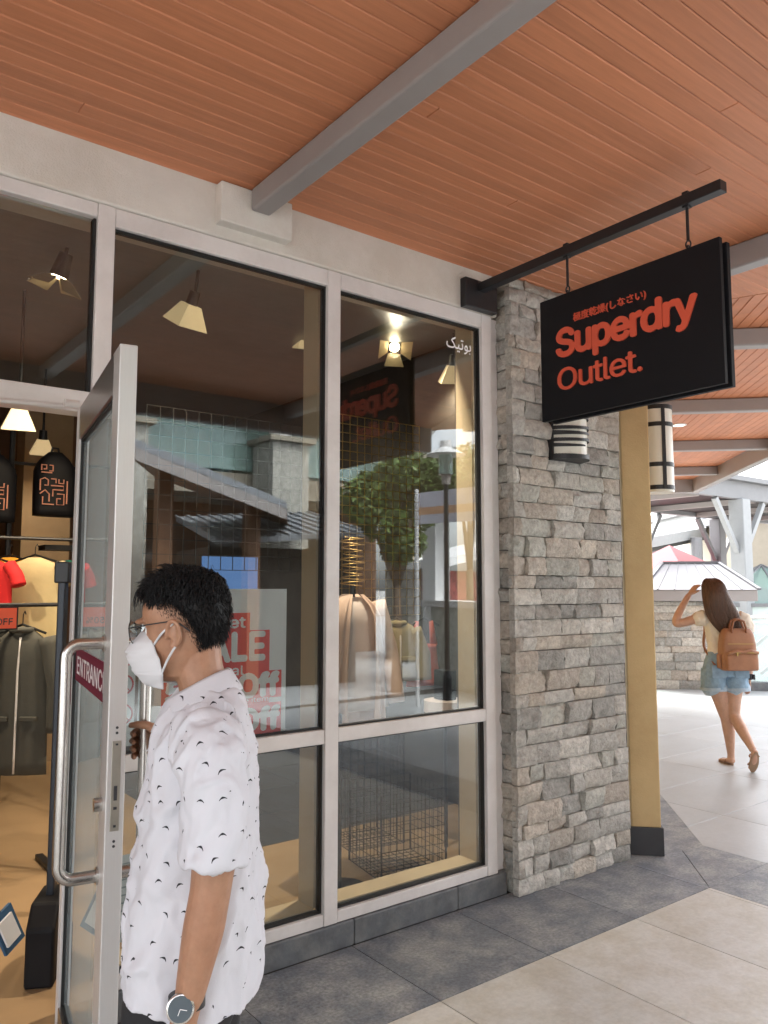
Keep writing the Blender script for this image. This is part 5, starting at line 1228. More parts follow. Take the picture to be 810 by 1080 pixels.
def cloth_uv(me):
    uv = me.uv_layers.new(name='cloth'); n = len(me.loops); co = np.empty(len(me.vertices) * 3); me.vertices.foreach_get('co', co); co = co.reshape(-1, 3)
    li = np.empty(n, int); me.loops.foreach_get('vertex_index', li); nf = np.empty(len(me.polygons) * 3); me.polygons.foreach_get('normal', nf); nf = nf.reshape(-1, 3)
    lt = np.empty(len(me.polygons), int); me.polygons.foreach_get('loop_total', lt); fn = np.repeat(nf, lt, axis=0); c = co[li]
    side = np.abs(fn[:, 1]) > np.abs(fn[:, 0]) * .8
    out = np.where(side[:, None], np.stack([c[:, 0], c[:, 2]], 1), np.stack([c[:, 1] + .437, c[:, 2] + .11], 1)); out += np.where(fn[:, 1:2] < 0, .713, 0)
    uv.data.foreach_set('uv', out.astype(np.float32).ravel())
def wrinkle(me, fn):
    n = len(me.vertices); co = np.empty(n * 3); me.vertices.foreach_get('co', co); co = co.reshape(-1, 3); no = np.empty(n * 3); me.vertices.foreach_get('normal', no); no = no.reshape(-1, 3)
    co += no * fn(co)[:, None]; me.vertices.foreach_set('co', co.ravel()); me.update()
from mathutils import noise as _noise
def nz(co, sc, off=0.0): return np.array([_noise.noise(Vector((p[0] * sc[0] + off, p[1] * sc[1], p[2] * sc[2]))) for p in co])

# ---------------------------------------------------------------- the man at the door
MR = FH * 1.60 - _R * .372; MR.z = 0; MA = R_(142.5)
man = thing('person', 'man in white bird print short sleeved shirt and white face mask pulling the door handle', 'person', tuple(MR), MA)
inv = Matrix.Rotation(-MA, 3, 'Z')
def loc(w): return inv @ (Vector(w) - MR)
HX = Matrix.Translation((.022, 0, 1.462)) @ Matrix.Rotation(R_(-7), 4, 'Z') @ Matrix.Rotation(R_(3), 4, 'Y')
b = MB(); add_head(b, HX)
limb(b, [(.006, 0, 1.45, .050, .050), (-.004, 0, 1.39, .050, .047), (-.018, 0, 1.335, .050, .048), (-.025, 0, 1.27, .05, .05)])
tw = lambda z: R_(9) * min(1, max(0, (z - .95) / .3))
trunk(b, [(1.315, .02, -.06, .05, 0), (1.295, .04, -.075, .11, 0), (1.25, .07, -.09, .16, 0), (1.12, .085, -.09, .15, 0), (.98, .085, -.085, .14, 0), (.85, .085, -.095, .155, 0), (.76, .08, -.09, .15, 0)], twist=tw)
for sg_ in (-1, 1): limb(b, [(0, sg_ * .085, .82, .085, .09), (.01, sg_ * .09, .62, .07, .075), (.015, sg_ * .09, .44, .052, .055), (-.005, sg_ * .09, .28, .05, .054), (0, sg_ * .09, .09, .034, .038)], n=30); limb(b, [(-.03, sg_ * .09, .05, .03, .035), (.06, sg_ * .095, .035, .035, .025), (.15, sg_ * .10, .02, .036, .018)])
# near arm hanging, slightly forward
LW_ = Vector((-.012, .212, .842))
limb(b, [(-.055, .155, 1.285, .05, .05), (-.076, .195, 1.22, .043, .045), (-.086, .212, 1.12, .038, .041), (-.082, .216, 1.055, .0345, .038), (-.077, .217, 1.02, .034, .037), (-.070, .216, .98, .034, .037), (-.056, .214, .91, .028, .031), (-.044, .212, .85, .0215, .026), (-.040, .212, .83, .021, .026)], n=36)
add_hand(b, (-.039, .212, .825), (.12, -.02, -1), (0, -1, 0), (1, 0, 0), .55, .92)
# far arm reaching to the door handle
HZ_ = 1.150; Hh = loc(DP(ha, TH / 2 + .082 - .02, HZ_)); rr_ = Vector((-1, 0, 0)); nn_ = Vector((0, 1, 0)); uu_ = Vector((0, 0, 1))
HP = lambda a, c, z: Hh + rr_ * a + nn_ * c + uu_ * z
W_ = HP(.088, .062, -.012)
sh_ = Vector((.045, -.165, 1.285)); el = sh_.lerp(W_, .52) + Vector((-.02, 0, -.055))
limb(b, [(*sh_, .05, .05), (*sh_.lerp(el, .5), .042, .042), (*el, .036, .036), (*el.lerp(W_, .35), .034, .034), (*el.lerp(W_, .75), .027, .027), (*W_, .024, .022)], n=36)
rings = []
for a, c, hz, th in ((.10, .072, .026, .020), (.075, .050, .030, .020), (.052, .022, .038, .019), (.036, -.006, .042, .016), (.026, -.026, .040, .013)):
    ctr = HP(a, c, -.008); dr_ = Vector((-.55, -.83, 0)).normalized(); wd = Vector((-.83, .55, 0)); rings.append([ctr + uu_ * hz * math.cos(t) + wd * th * math.sin(t) for t in [2 * math.pi * k_ / 16 for k_ in range(16)]])
b.loft(rings)
for z, k_ in ((.023, 1.0), (.003, 1.05), (-.017, 1.0), (-.036, .86)):
    b.tube([HP(.034, -.008, z), HP(.024, -.027, z), HP(-.006 * k_, -.033, z - .003), HP(-.028 * k_, -.018, z - .006), HP(-.030 * k_, .006, z - .009), HP(-.020, .022 * k_, z - .010)], [.0098, .0098, .0092, .0086, .0082, .0062], 10)
b.tube([HP(.062, .038, .012), HP(.040, .038, .030), HP(.016, .034, .040), HP(-.012, .029, .041), HP(-.034, .024, .038)], [.0155, .0145, .0112, .0095, .0066], 12)
me = bake(b, .0027, 2)
body = finish('body', me, M['skin'], man, local=True)
# eyes
for sg_ in (-1, 1):
    b = MB(); c_ = HX @ Vector((.0612, sg_ * .032, .008)); b.ell(c_, .0115, .0115, .0115); ey = b.build('eye', M['white'], man, smooth=True, local=True)
    b = MB(); c2 = HX @ Vector((.0702, sg_ * .032, .008)); b.ell(c2, .0036, .006, .006); b.build('iris', M['ink'], ey, smooth=True, local=True)
# hair: close cap faded towards the neck, longer tousled strands on top
def z_low(a):
    a = abs((a + math.pi) % (2 * math.pi) - math.pi); d_ = math.degrees(a)
    return float(np.interp(d_, [0, 25, 48, 62, 78, 92, 104, 118, 140, 180], [.084, .082, .066, .050, .040, .030, .016, -.012, -.050, -.060]))
def cap_pt(a, z, k_=1.0):
    p = head_surf(a, min(z, .1138)); c = Vector((.0, 0, .02)); nrm = (p - c); nrm.normalize(); lo = z_low(a)
    t = max(-1, (z - lo) / .05); th = -.003 + .0050 * max(0, min(1, (t - .35) * 1.8)) + .005 * max(0, min(1, t - .25)) + .006 * max(0, min(1, (z - .07) / .03)) * (1 if math.cos(a) > -.6 else .5)
    return p + nrm * th * k_, nrm
b = MB(); zs = list(np.linspace(-.075, .1, 34)) + [.105, .109, .112, .1138]; rings = []
for z in zs: rings.append([HX @ cap_pt(2 * math.pi * k_ / 64, z)[0] for k_ in range(64)])
b.loft(rings)
rnd = random.Random(12)
def strand(p, dirs, L, w_):
    pts = [p]; n_ = len(dirs)
    for d_ in dirs: pts.append(pts[-1] + d_.normalized() * L / n_)
    sd = dirs[0].cross(Vector((rnd.gauss(0, 1), rnd.gauss(0, 1), rnd.gauss(0, 1)))).normalized(); rg = []
    for i, q in enumerate(pts):
        r_ = w_ * (1 - i / (len(pts) - 1)) ** .7 + .00015; d_ = dirs[min(i, n_ - 1)].normalized(); s2 = (sd - d_ * sd.dot(d_)).normalized(); s3 = d_.cross(s2)
        rg.append([HX @ (q + s2 * r_ * math.cos(t) + s3 * r_ * math.sin(t)) for t in (0, 2.09, 4.19)])
    b.loft(rg)
for i in range(9500):
    a = rnd.uniform(-math.pi, math.pi); z = rnd.uniform(-.07, .1135)
    if rnd.random() < .45: z = rnd.uniform(.06, .1135)
    lo = z_low(a); t = (z - lo) / .05
    if t < -.12 or (t < .25 and rnd.random() > .35 + t * 2.4): continue
    p, nrm = cap_pt(a, z); fw = Vector((1, 0, 0)); dn_ = Vector((0, 0, -1)); out = Vector((math.cos(a), math.sin(a), 0))
    j = Vector((rnd.gauss(0, 1), rnd.gauss(0, 1), rnd.gauss(0, 1))) * .22
    if z > .058:
        k9 = min(1, max(.0, (z - .052) / .045)); L = rnd.uniform(.010, .016) * (1 - k9) + rnd.uniform(.018, .036) * k9; front = max(0, math.cos(a))
        if front > .45 and z < .1:
            d0 = nrm * .5 + fw * .6 + j; d1 = fw * .45 + dn_ * .8 + j * 1.5; d2 = dn_ * 1.0 + fw * .05 + j * 2; L *= 1.05
        else:
            d0 = nrm * .25 + fw * .6 * (1 if math.cos(a) > -.3 else -.1) + dn_ * .4 * (1 - z / .12) + j; d1 = out * .12 + fw * .3 + dn_ * (.35 + .6 * (1 - (z - .058) / .056)) + j; d2 = out * .0 + dn_ * .9 + j
        strand(p, [d0, d1, d2], L, rnd.uniform(.0009, .0019))
    else:
        L = .004 + .016 * min(1, max(0, t)); back = Vector((-.35 if abs(a) < 2 else 0, 0, 0))
        strand(p - nrm * .001, [nrm * .35 + dn_ * .7 + back + j, dn_ + back * .6 + nrm * .05 + j], L, .00065)
for i in range(9000):                                          # clipped stubble fading into the skin
    a = rnd.uniform(1.25, 5.03); a = a if a < math.pi else a - 2 * math.pi; lo = z_low(a); t = rnd.uniform(-.05, 1.0); z = lo + .05 * t
    if rnd.random() > .1 + t * 1.1: continue
    p = head_surf(a, z); nrm = (p - Vector((0, 0, .02))).normalized(); j = Vector((rnd.gauss(0, 1), rnd.gauss(0, 1), rnd.gauss(0, 1))) * .2
    strand(p - nrm * .0005, [nrm * .5 + Vector((-.3, 0, -.6)) + j, nrm * .1 + Vector((-.3, 0, -.8)) + j], .004 + .006 * max(0, t), .00032)
for i in range(75):                                            # fringe tufts over the forehead
    a = rnd.uniform(-.95, .95); z = rnd.uniform(.070, .095); p, nrm = cap_pt(a, z); j = Vector((0, rnd.gauss(0, .4), rnd.gauss(0, .2)))
    strand(p, [nrm * .8 + Vector((.5, 0, .35)) + j * .4, Vector((.8, 0, -.35)) + j, Vector((.15, 0, -1)) + j, Vector((-.1, 0, -1)) + j], rnd.uniform(.036, .062), rnd.uniform(.0014, .0028))
for i in range(420):                                           # swept-up front
    a = rnd.uniform(-1.15, 1.15); z = rnd.uniform(.080, .1125); p, nrm = cap_pt(a, z); j = Vector((rnd.gauss(0, .35), rnd.gauss(0, .45), rnd.gauss(0, .25)))
    strand(p, [nrm * .5 + Vector((.45, 0, .55)) + j * .5, Vector((.65, 0, .35)) + j, Vector((.7, 0, -.25)) + j], rnd.uniform(.022, .040), rnd.uniform(.0010, .0019))
for i in range(260):                                           # loose spikes standing off the crown
    a = rnd.uniform(-math.pi, math.pi); z = rnd.uniform(.075, .1135); p, nrm = cap_pt(a, z); j = Vector((rnd.gauss(0, .4), rnd.gauss(0, .4), rnd.gauss(0, .25)))
    strand(p, [nrm * .7 + Vector((.35, 0, .1)) + j * .4, nrm * .25 + Vector((.55, 0, -.2)) + j, Vector((.4, 0, -.7)) + j], rnd.uniform(.016, .030), rnd.uniform(.0010, .0018))
b.build('hair', M['hair'], man, smooth=True, local=True)
# face mask
b = MB(); rings = []; MU, MVn = 44, 33
for i in range(MU + 1):
    u = i / MU                                                 # 0 nose bridge -> 1 under the chin
    z = .004 - .104 * u; 
    xf = float(np.interp(u, [0, .12, .30, .45, .7, .9, 1], [.090, .104, .121, .121, .108, .092, .078]))
    xf += .004 * math.exp(-((u - .34) / .022) ** 2) - .003 * math.exp(-((u - .40) / .03) ** 2) + .003 * math.exp(-((u - .70) / .022) ** 2)
    xe = float(np.interp(u, [0, .2, .5, .75, 1], [.064, .048, .030, .026, .034])); hw = float(np.interp(u, [0, .2, .5, .75, 1], [.030, .057, .067, .062, .042]))
    r_ = []
    for k_ in range(MVn + 1):
        v_ = -1 + 2 * k_ / MVn; c_ = math.cos(v_ * math.pi / 2); s_ = math.sin(v_ * math.pi / 2)
        r_.append(HX @ Vector((xe + (xf - xe) * abs(c_) ** (1.25 if u < .75 else 1.0), hw * math.copysign(abs(s_) ** .82, s_), z - .010 * (1 - c_) * (u - .5) + .0012 * math.sin(30 * u + 6 * v_))))
    rings.append(r_)
vs = [p for r_ in rings for p in r_]; W2 = MVn + 1
b.add(vs, [(i * W2 + k_, i * W2 + k_ + 1, (i + 1) * W2 + k_ + 1, (i + 1) * W2 + k_) for i in range(MU) for k_ in range(MVn)])
mk = b.build('face_mask', M['mask'], man, smooth=True, local=True); so = mk.modifiers.new('solid', 'SOLIDIFY'); so.thickness = .0018; so.offset = 0
for sg_ in (-1, 1):
    for p0, p1, p2 in (((.046, .0555, -.020), (.022, .0735, .002), (-.004, .080, .020)), ((.029, .0605, -.074), (.012, .0725, -.048), (-.006, .0785, -.024))):
        r_ = spl([p0, p1, p2], 8); b = MB(); b.tube([HX @ Vector((q[0], sg_ * q[1], q[2])) for q in r_], (.0023), 8); b.build('ear_loop', M['mask'], mk, smooth=True, local=True)
# spectacles
gl_ = MB(); ln_ = MB()
for sg_ in (-1, 1):
    c_ = Vector((.098, sg_ * .033, .006)); nrm = Vector((1, sg_ * .12, -.08)).normalized(); a1 = nrm.cross(Vector((0, 0, 1))).normalized(); a2 = a1.cross(nrm)
    pts = [c_ + a1 * .0235 * math.cos(t) + a2 * .0225 * math.sin(t) for t in [2 * math.pi * k_ / 28 for k_ in range(28)]]
    gl_.tube([HX @ p for p in pts], .0011, 6, closed=True); ln_.tube([HX @ (c_ - nrm * .0006), HX @ (c_ + nrm * .0006)], .0225, 26)
    gl_.tube([HX @ Vector(q) for q in ((.096, sg_ * .057, .014), (.090, sg_ * .067, .015), (.05, sg_ * .0765, .020), (.005, sg_ * .0825, .024), (-.018, sg_ * .082, .019), (-.036, sg_ * .077, .004))], [.0012, .0012, .0013, .0014, .0018, .0016], 8)
gl_.tube([HX @ Vector(q) for q in ((.098, .011, .010), (.102, 0, .014), (.098, -.011, .010))], .0011, 6)
gf = gl_.build('spectacles', M['black'], man, smooth=True, local=True); ln_.build('lens', M['lens'], gf, local=True)
# shirt
b = MB()
trunk(b, [(1.345, .030, -.066, .060, 0), (1.332, .046, -.086, .096, 0), (1.312, .060, -.098, .140, 0), (1.288, .068, -.108, .168, 0), (1.25, .078, -.118, .178, 0), (1.15, .088, -.126, .182, 0), (1.05, .097, -.128, .182, 0), (.95, .104, -.129, .182, 0), (.85, .108, -.129, .185, 0), (.812, .111, -.128, .188, 0)], n=44, seg=48, twist=tw, e=2.5)
b.tube([(-.045, .120, 1.278), (-.058, .160, 1.276), (-.072, .194, 1.250), (-.083, .213, 1.20), (-.086, .222, 1.14), (-.084, .225, 1.092)], [(.056, .056), (.060, .060), (.059, .061), (.056, .058), (.054, .055), (.057, .054)], 22)
c0, c1 = sh_, sh_.lerp(el, .85); b.tube([sh_ + Vector((-.01, .05, 0)), sh_, sh_.lerp(c1, .5), c1], [.06, .062, .056, .054], 20)
me = bake(b, .0048, 7)
def shirt_w(co):
    z = co[:, 2]; x = co[:, 0]; y = co[:, 1]; low = np.clip((1.25 - z) / .4, 0, 1)
    d_ = .004 * nz(co, (14, 14, 5)) + low * .009 * nz(co, (11, 11, 1.6), 7) + .005 * nz(np.stack([co[:, 0] + co[:, 2] * .6, co[:, 1], co[:, 2] - co[:, 0] * .5], 1), (34, 20, 7), 3) + .002 * nz(co, (60, 60, 40), 5)
    q1 = np.stack([co[:, 0] + co[:, 2] * .45, co[:, 1], co[:, 2] - co[:, 0] * .3], 1); q2 = np.stack([co[:, 0] - co[:, 2] * .5, co[:, 1], co[:, 2]], 1)
    rid = lambda v: (1 - np.minimum(1, np.abs(v) * 3.2)) ** 2
    d_ = d_ + .009 * rid(nz(q1, (9, 9, 3.2), 21)) * np.clip(nz(co, (5, 5, 5), 4) * 2 + .6, 0, 1) + .0065 * rid(nz(q2, (12, 12, 4.5), 33)) * np.clip(nz(co, (6, 6, 6), 14) * 2 + .4, 0, 1) - .003
    arm = y > .195
    d_ = np.where(arm, .006 * nz(np.stack([co[:, 0] + co[:, 2] * .5, co[:, 1], co[:, 2]], 1), (30, 24, 9), 9) + .002 * nz(co, (70, 70, 50), 2) + .005 * rid(nz(q1, (16, 16, 7), 41)), d_)
    cr = np.exp(-((z - (1.18 - .55 * (x + .02))) / .012) ** 2) * .004 * (np.abs(y) < .2) + np.exp(-((z - (1.02 + .35 * x)) / .016) ** 2) * .004 - np.exp(-((x + .02 + .06 * (z - 1)) / .01) ** 2) * .002 * (z < 1.05)
    return d_ + cr * ~arm
n_ = len(me.vertices); q_ = np.empty(n_ * 3); me.vertices.foreach_get('co', q_); q_ = q_.reshape(-1, 3)      # neckline drops towards the throat
q_[:, 2] -= .42 * (q_[:, 0] + .02) * np.clip((q_[:, 2] - 1.26) / .09, 0, 1.2) * (np.abs(q_[:, 1]) < .15); q_[:, 2] += .22 * q_[:, 0] * np.clip((.95 - q_[:, 2]) / .13, 0, 1); me.vertices.foreach_set('co', q_.ravel()); me.update()
wrinkle(me, lambda c: 1.25 * shirt_w(c)); cloth_uv(me); sh_o = finish('shirt', me, M['shirt'], man, local=True)
b = MB()                                                       # folded collar
prof = [(-.004, -.012), (-.001, .022), (.004, .0265), (.010, .021), (.031, -.020), (.0335, -.0255), (.029, -.027), (.026, -.034), (.040, -.062)]; rings = []
for dr_, dz in prof: rings.append([Vector((-.008 + (.049 + dr_ + .012 * max(0, math.cos(t))) * math.cos(t), (.054 + dr_ * 1.15) * math.sin(t), 1.334 + dz - (.55 * min(.074, .050 + dr_)) * math.cos(t) + .006 * abs(math.sin(t)))) for t in [2 * math.pi * k_ / 40 for k_ in range(40)]])
b.loft(rings, caps=False); co_ = b.build('collar', M['shirt'], sh_o, smooth=True, local=True); cloth_uv(co_.data)
b = MB()
for z in (1.27, 1.18, 1.09, 1.0, .91, .83):
    x_ = float(np.interp(z, [.735, .85, .95, 1.05, 1.15, 1.25, 1.3], [.112, .108, .104, .097, .088, .078, .066])); m_ = Matrix.Rotation(tw(z), 3, 'Z'); p = m_ @ Vector((x_ + .003, .012, z)); b.tube([p, p + m_ @ Vector((.003, 0, 0))], .005, 12)
b.build('button', M['white'], sh_o, local=True)
# watch
wc = Vector((-.0445, .212, .868)); wd = Vector((-.014, .002, -.99)).normalized()
b = MB(); b.tube([wc + wd * h_ for h_ in (-.010, -.009, .009, .010)], [(.0235, .0285), (.0255, .0305), (.0255, .0305), (.0235, .0285)], 24); wt = b.build('wrist_watch', M['black'], man, smooth='auto', local=True)
fn_ = Vector((-.15, .96, .22)).normalized(); fc = wc + Vector((.004, .024, 0)); b = MB(); b.tube([fc, fc + fn_ * .008, fc + fn_ * .0095], [.0225, .0225, .0205], 28); b.build('watch_case', M['steel'], wt, smooth='auto', local=True)
b = MB(); b.tube([fc + fn_ * .0096, fc + fn_ * .0102], .0195, 28); b.build('watch_face', M['watch_face'], wt, local=True)
b = MB(); t1 = fn_.cross(Vector((1, 0, 0))).normalized(); t2 = t1.cross(fn_); o_ = fc + fn_ * .0106
b.bar(o_, o_ + t1 * .009 + t2 * .003, .0011, .0006, up=fn_); b.bar(o_, o_ - t2 * .011 + t1 * .002, .0009, .0006, up=fn_); b.build('watch_hand', M['white'], wt, local=True)
# trousers and shoes
b = MB(); trunk(b, [(.93, .092, -.095, .150, 0), (.86, .096, -.105, .165, 0), (.77, .094, -.105, .165, 0)])
for sg_ in (-1, 1): limb(b, [(0, sg_ * .085, .84, .092, .098), (.01, sg_ * .092, .64, .084, .088), (.012, sg_ * .092, .44, .068, .072), (-.002, sg_ * .092, .25, .063, .068), (0, sg_ * .092, .075, .060, .066)], n=30)
me = bake(b, .008, 4); wrinkle(me, lambda c: .004 * nz(c, (20, 20, 9))); finish('trousers', me, M['trouser'], man, local=True)
b = MB(); b.tube([Vector((.0 + .097 * math.cos(t), .153 * math.sin(t), .905)) for t in [k_ * math.pi / 16 for k_ in range(32)]], .012, 8, closed=True); b.build('belt', M['black'], man, smooth=True, local=True)
for sg_ in (-1, 1):
    b = MB(); y_ = sg_ * .095; rings = [ring((.055, y_, z), rx, ry, n=24, e=2.6, rxb=rb) for z, rx, rb, ry in ((0, .135, .105, .044), (.02, .138, .108, .047), (.045, .125, .10, .045), (.075, .06, .095, .042), (.10, .0, .09, .038))]
    b.loft(rings); b.build('shoe', M['black_matte'], man, smooth='auto', local=True)

# ---------------------------------------------------------------- the woman walking away
WR = Vector((6.73, 3.757, 0)) - _R * .055; WA = R_(52.5)
wm = thing('person', 'long haired woman walking away in cream blouse and denim shorts', 'person', tuple(WR), WA)
WX = Matrix.Translation((.02, .05, 1.515)) @ Matrix.Rotation(R_(6), 4, 'X') @ Matrix.Rotation(R_(8), 4, 'Z')
b = MB(); add_head(b, WX)
limb(b, [(.015, .072, 1.49, .046, .046), (.0, .055, 1.42, .045, .045), (-.01, .035, 1.34, .06, .055)])
trunk(b, [(1.36, .03, -.06, .06, .03), (1.325, .05, -.07, .13, .015), (1.25, .075, -.075, .145, .0), (1.12, .08, -.075, .125, .0), (1.00, .07, -.075, .115, .0), (.90, .08, -.10, .16, .0), (.80, .08, -.10, .17, .0)])
limb(b, [(.0, .09, .84, .09, .095), (.02, .055, .66, .076, .08), (.045, .0, .46, .052, .056), (.05, -.02, .40, .049, .052), (.055, -.04, .30, .050, .056), (.075, -.058, .10, .030, .035), (.08, -.06, .06, .032, .036)], n=34)
limb(b, [(.055, -.06, .04, .030, .028), (.13, -.045, .028, .036, .020), (.21, -.03, .018, .034, .012)], seg=14)
limb(b, [(-.01, -.09, .84, .09, .095), (.0, -.075, .66, .074, .078), (.0, -.070, .47, .051, .055), (-.03, -.072, .41, .048, .051), (-.10, -.082, .34, .048, .054), (-.235, -.10, .215, .030, .034), (-.255, -.103, .195, .031, .034)], n=34)
limb(b, [(-.285, -.106, .185, .028, .026), (-.255, -.109, .11, .036, .020), (-.205, -.112, .035, .034, .014)], seg=14)
limb(b, [(-.005, .150, 1.30, .048, .05), (.02, .245, 1.27, .040, .042), (.035, .36, 1.235, .034, .036), (.045, .395, 1.245, .034, .035), (.07, .36, 1.32, .032, .034), (.10, .285, 1.43, .026, .028), (.115, .245, 1.485, .021, .024)], n=36)
add_hand(b, (.117, .238, 1.493), (.12, -.55, .62), (.3, -.5, -.6), (-.5, -.3, .0), .45, .85)
limb(b, [(-.01, -.155, 1.29, .047, .048), (-.015, -.205, 1.2, .040, .042), (-.02, -.225, 1.03, .033, .035), (-.005, -.232, .95, .032, .034), (.02, -.232, .83, .025, .027), (.03, -.228, .75, .021, .023)], n=36)
add_hand(b, (.032, -.227, .74), (.15, 0, -1), (0, 1, 0), (1, 0, 0), .6, .85)
finish('body', bake(b, .005, 3), M['skin2'], wm, local=True)
# blouse
b = MB(); trunk(b, [(1.355, .04, -.07, .075, .03), (1.325, .062, -.082, .135, .012), (1.26, .09, -.09, .158, 0), (1.15, .095, -.09, .148, 0), (1.03, .088, -.09, .138, 0), (.96, .088, -.095, .142, 0)])
b.tube([(-.005, .12, 1.29), (.0, .17, 1.285), (.012, .215, 1.275), (.02, .245, 1.265)], [(.055, .06), (.072, .072), (.07, .068), (.048, .048)], 20)
b.tube([(-.008, -.13, 1.295), (-.012, -.175, 1.27), (-.015, -.205, 1.2), (-.016, -.212, 1.15)], [(.055, .06), (.072, .072), (.07, .07), (.048, .05)], 20)
me = bake(b, .007, 4); wrinkle(me, lambda c: .006 * nz(c, (30, 30, 12)) + .004 * nz(c, (60, 60, 40), 5)); finish('blouse', me, M['cream'], wm, local=True)
# shorts
b = MB(); trunk(b, [(1.0, .082, -.088, .132, 0), (.95, .09, -.10, .155, 0), (.87, .10, -.115, .182, 0), (.78, .10, -.118, .19, 0)])
for y_, x_ in ((.098, .012), (-.092, .0)): b.tube([(x_ - .005, y_, .84), (x_, y_, .75), (x_ + .004, y_ - .006, .655)], [(.10, .108), (.104, .112), (.108, .112)], 24)
me = bake(b, .007, 3); wrinkle(me, lambda c: .004 * nz(c, (24, 24, 24)) + .003 * nz(c, (60, 60, 50), 4)); so_ = finish('shorts', me, M['denim'], wm, local=True)
b = MB()
for y_, x_ in ((.098, .012), (-.092, .0)): b.tube([(x_ + .003, y_ - .004, .690), (x_ + .004, y_ - .006, .688), (x_ + .004, y_ - .006, .654), (x_ + .004, y_ - .006, .652)], [(.104, .11), (.113, .119), (.114, .120), (.106, .112)], 28)
b.build('turned_cuff', mat('pale_denim', (.36, .45, .53), .85, var=.15, scale=30), so_, smooth='auto', local=True)
b = MB()
for y_ in (.10, -.10): b = MB(); b.box(-.128, -.118, y_ - .062, y_ + .062, .77, .885); b.build('back_pocket', M['denim'], so_, bevel=.004, local=True)
# long hair
b = MB(); rnd = random.Random(5)
HR = [(1.635, .02, .08, .030, .03), (1.615, .012, .078, .075, .062), (1.57, .0, .074, .105, .090), (1.50, -.02, .068, .105, .102), (1.42, -.045, .055, .085, .120), (1.33, -.075, .035, .062, .135), (1.25, -.095, .012, .050, .125), (1.18, -.11, -.01, .038, .095), (1.12, -.115, -.02, .022, .055)]
hr = spl(HR, 40); rings = []
for i, (z, x_, y_, rx, ry) in enumerate(hr):
    q = min(1, max(0, (1.5 - z) / .2)); r_ = []
    for k_ in range(48):
        t = 2 * math.pi * k_ / 48; f_ = 1 + .05 * q * math.sin(9 * t + i * .12) + .03 * math.sin(17 * t - i * .07)
        X_ = math.cos(t) * rx * f_
        if X_ > 0 and z < 1.56: X_ *= .35
        r_.append(Vector((x_ + X_, y_ + math.sin(t) * ry * f_, z)))
    rings.append(r_)
b.loft(rings)
for i in range(1500):                                          # separate locks
    t = rnd.uniform(math.pi * .42, math.pi * 1.58); k0 = rnd.randint(1, 14); k1 = min(39, k0 + rnd.randint(10, 27)); pts = []; ds = rnd.gauss(0, .12); off = rnd.uniform(-.002, .008)
    for k_ in range(k0, k1 + 1, 3):
        z, x_, y_, rx, ry = hr[k_]; tt = t + ds * (k_ - k0) / 20; pts.append((x_ + math.cos(tt) * (rx + off) * (1 if math.cos(tt) < 0 else .4), y_ + math.sin(tt) * (ry + off), z))
    n_ = len(pts); b.tube(pts, [.0042 * (1 - (q / max(1, n_ - 1)) ** 2 * .85) for q in range(n_)], 4)
b.build('hair', M['hair2'], wm, smooth=True, local=True)
for (hx, hy, hz), (tx_, ty, tz), nm in (((.045, -.062, .012), (.225, -.028, .006), 0), ((-.302, -.106, .195), (-.205, -.113, .022), 1)):
    h_, t_ = Vector((hx, hy, hz)), Vector((tx_, ty, tz)); d_ = (t_ - h_).normalized(); up_ = Vector((0, 0, 1)) if nm == 0 else Vector((.75, 0, .55)); sd = d_.cross(up_).normalized(); nn2 = sd.cross(d_)
    b = MB(); L = (t_ - h_).length + .02; rg = []
    for c_ in (-.004, .009):
        rg.append([h_ + d_ * (L / 2 + L / 2 * math.cos(a)) + sd * math.sin(a) * (.036 + .006 * math.cos(a)) - nn2 * (.012 - c_) for a in [2 * math.pi * k_ / 28 for k_ in range(28)]])
    b.loft(rg); sa = b.build('sandal', M['sole'], wm, local=True)
    b = MB(); 
    for q in (.30, .68): b = MB(); c_ = h_ + d_ * L * q; b.tube([c_ + sd * .040 * math.cos(a) + nn2 * (.002 + (.038 if q < .5 else .026) * math.sin(a)) for a in [math.pi * k_ / 10 for k_ in range(11)]], .006, 6); b.build('sandal_strap', M['sandal'], sa, smooth=True, local=True)
b = MB(); b.tube([(.029, -.228, .795), (.030, -.228, .745)], [(.028, .030), (.027, .029)], 20); b.box(.0, .05, -.268, -.252, .745, .79); b.build('wrist_band', M['black'], wm, smooth='auto', local=True)
# her backpack
bpk = thing('leather_backpack', 'tan leather backpack with twin top handles on the walking woman', 'backpack', tuple(WR), WA)
bx, by = -.165, -.045
b = MB(); rings = []
for z, rx, ry in ((.845, .062, .135), (.86, .075, .148), (.95, .082, .152), (1.06, .078, .148), (1.15, .065, .135), (1.19, .045, .118), (1.20, .03, .105)): rings.append(ring((bx, by, z), rx, ry, n=32, e=4.5))
b.loft(rings); b.build('bag_body', M['leather'], bpk, smooth='auto', local=True)
b = MB(); rings = [ring((bx - .088, by, z), rx, ry, n=28, e=4) for z, rx, ry in ((.85, .02, .128), (.862, .032, .136), (.94, .034, .136), (.985, .028, .134), (1.0, .016, .130))]
b.loft(rings); fp = b.build('front_pocket', M['leather'], bpk, smooth='auto', local=True)
b = MB(); b.box(bx - .128, bx - .112, by - .118, by + .118, .998, 1.006); b.box(bx - .135, bx - .128, by + .05, by + .062, .975, 1.006); b.build('zip', M['brass'], fp, local=True)
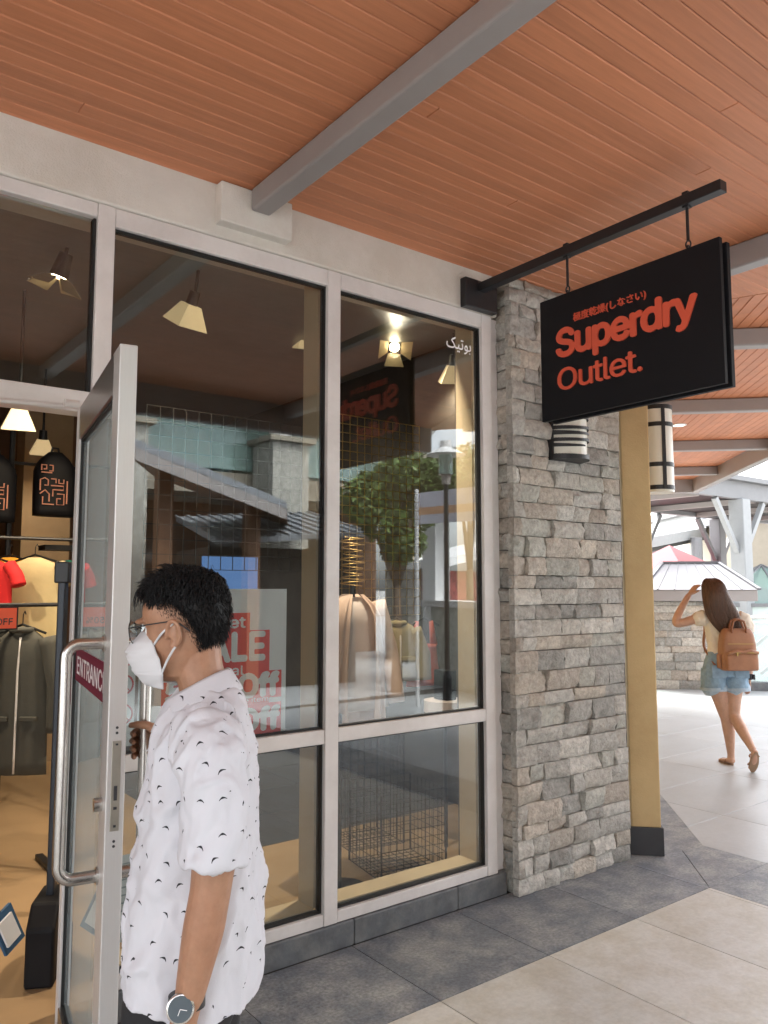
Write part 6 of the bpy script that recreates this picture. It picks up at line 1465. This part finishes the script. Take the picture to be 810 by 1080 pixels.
b = MB(); b.tube([(bx - .115, by + .13, .99), (bx - .118, by + .10, 1.0), (bx - .12, by + .05, 1.018), (bx - .12, by, 1.004), (bx - .12, by - .06, 1.02), (bx - .115, by - .13, 1.0)], .014, 8); b.build('pocket_flap', M['leather'], fp, smooth=True, local=True)
b = MB(); b.box(bx - .082, bx - .077, by - .11, by + .11, 1.07, 1.076); b.build('zip', M['brass'], bpk, local=True)
for o_ in (-.045, .01):
    b = MB(); b.tube([(bx + o_, by + .06, 1.12 if o_ < 0 else 1.18), (bx + o_ - .01, by + .062, 1.20), (bx + o_ - .008, by + .045, 1.262), (bx + o_, by, 1.282), (bx + o_ - .008, by - .045, 1.262), (bx + o_ - .01, by - .062, 1.20), (bx + o_, by - .06, 1.12 if o_ < 0 else 1.18)], .0095, 8); b.build('handle', mat('dark_tan_leather', (.24, .09, .035), .5), bpk, smooth=True, local=True)
for y_ in (.11, -.105):
    b = MB(); r_ = spl([(-.11, by * .4 + y_ * .75, 1.19), (-.07, y_, 1.31), (.0, y_ * 1.05, 1.36), (.07, y_ * 1.05, 1.30), (.10, y_ * 1.1, 1.15), (.05, y_ * 1.35, 1.02), (-.10, y_ * 1.25 + by * .4, .88)], 24); b.tube([tuple(q) for q in r_], [(.018, .006)] * 24, 8); b.build('shoulder_strap', M['leather'], bpk, smooth=True, local=True)
for y_ in (.158, -.158): b = MB(); b.box(bx - .03, bx + .03, by + y_ - .01, by + y_ + .01, .86, .98); b.build('side_pocket', M['leather'], bpk, bevel=.006, local=True)

# ---------------------------------------------------------------- repeats share a group phrase
for nm, ph in (('track_lamp', 'spotlights inside the shop'), ('downlight', 'small downlights in the far ceiling'), ('mesh_panel', 'wire mesh panels hung in the window'),
               ('far_building', 'pale buildings beyond the terrace'), ('leafy_tree', 'leafy trees across the plaza'), ('stand_base', 'round stand bases on the shop floor'), ('clothes_rail', 'clothes rails inside the doorway')):
    for o in bpy.data.objects:
        if o.parent is None and o.name.split('.')[0] == nm: o['group'] = ph
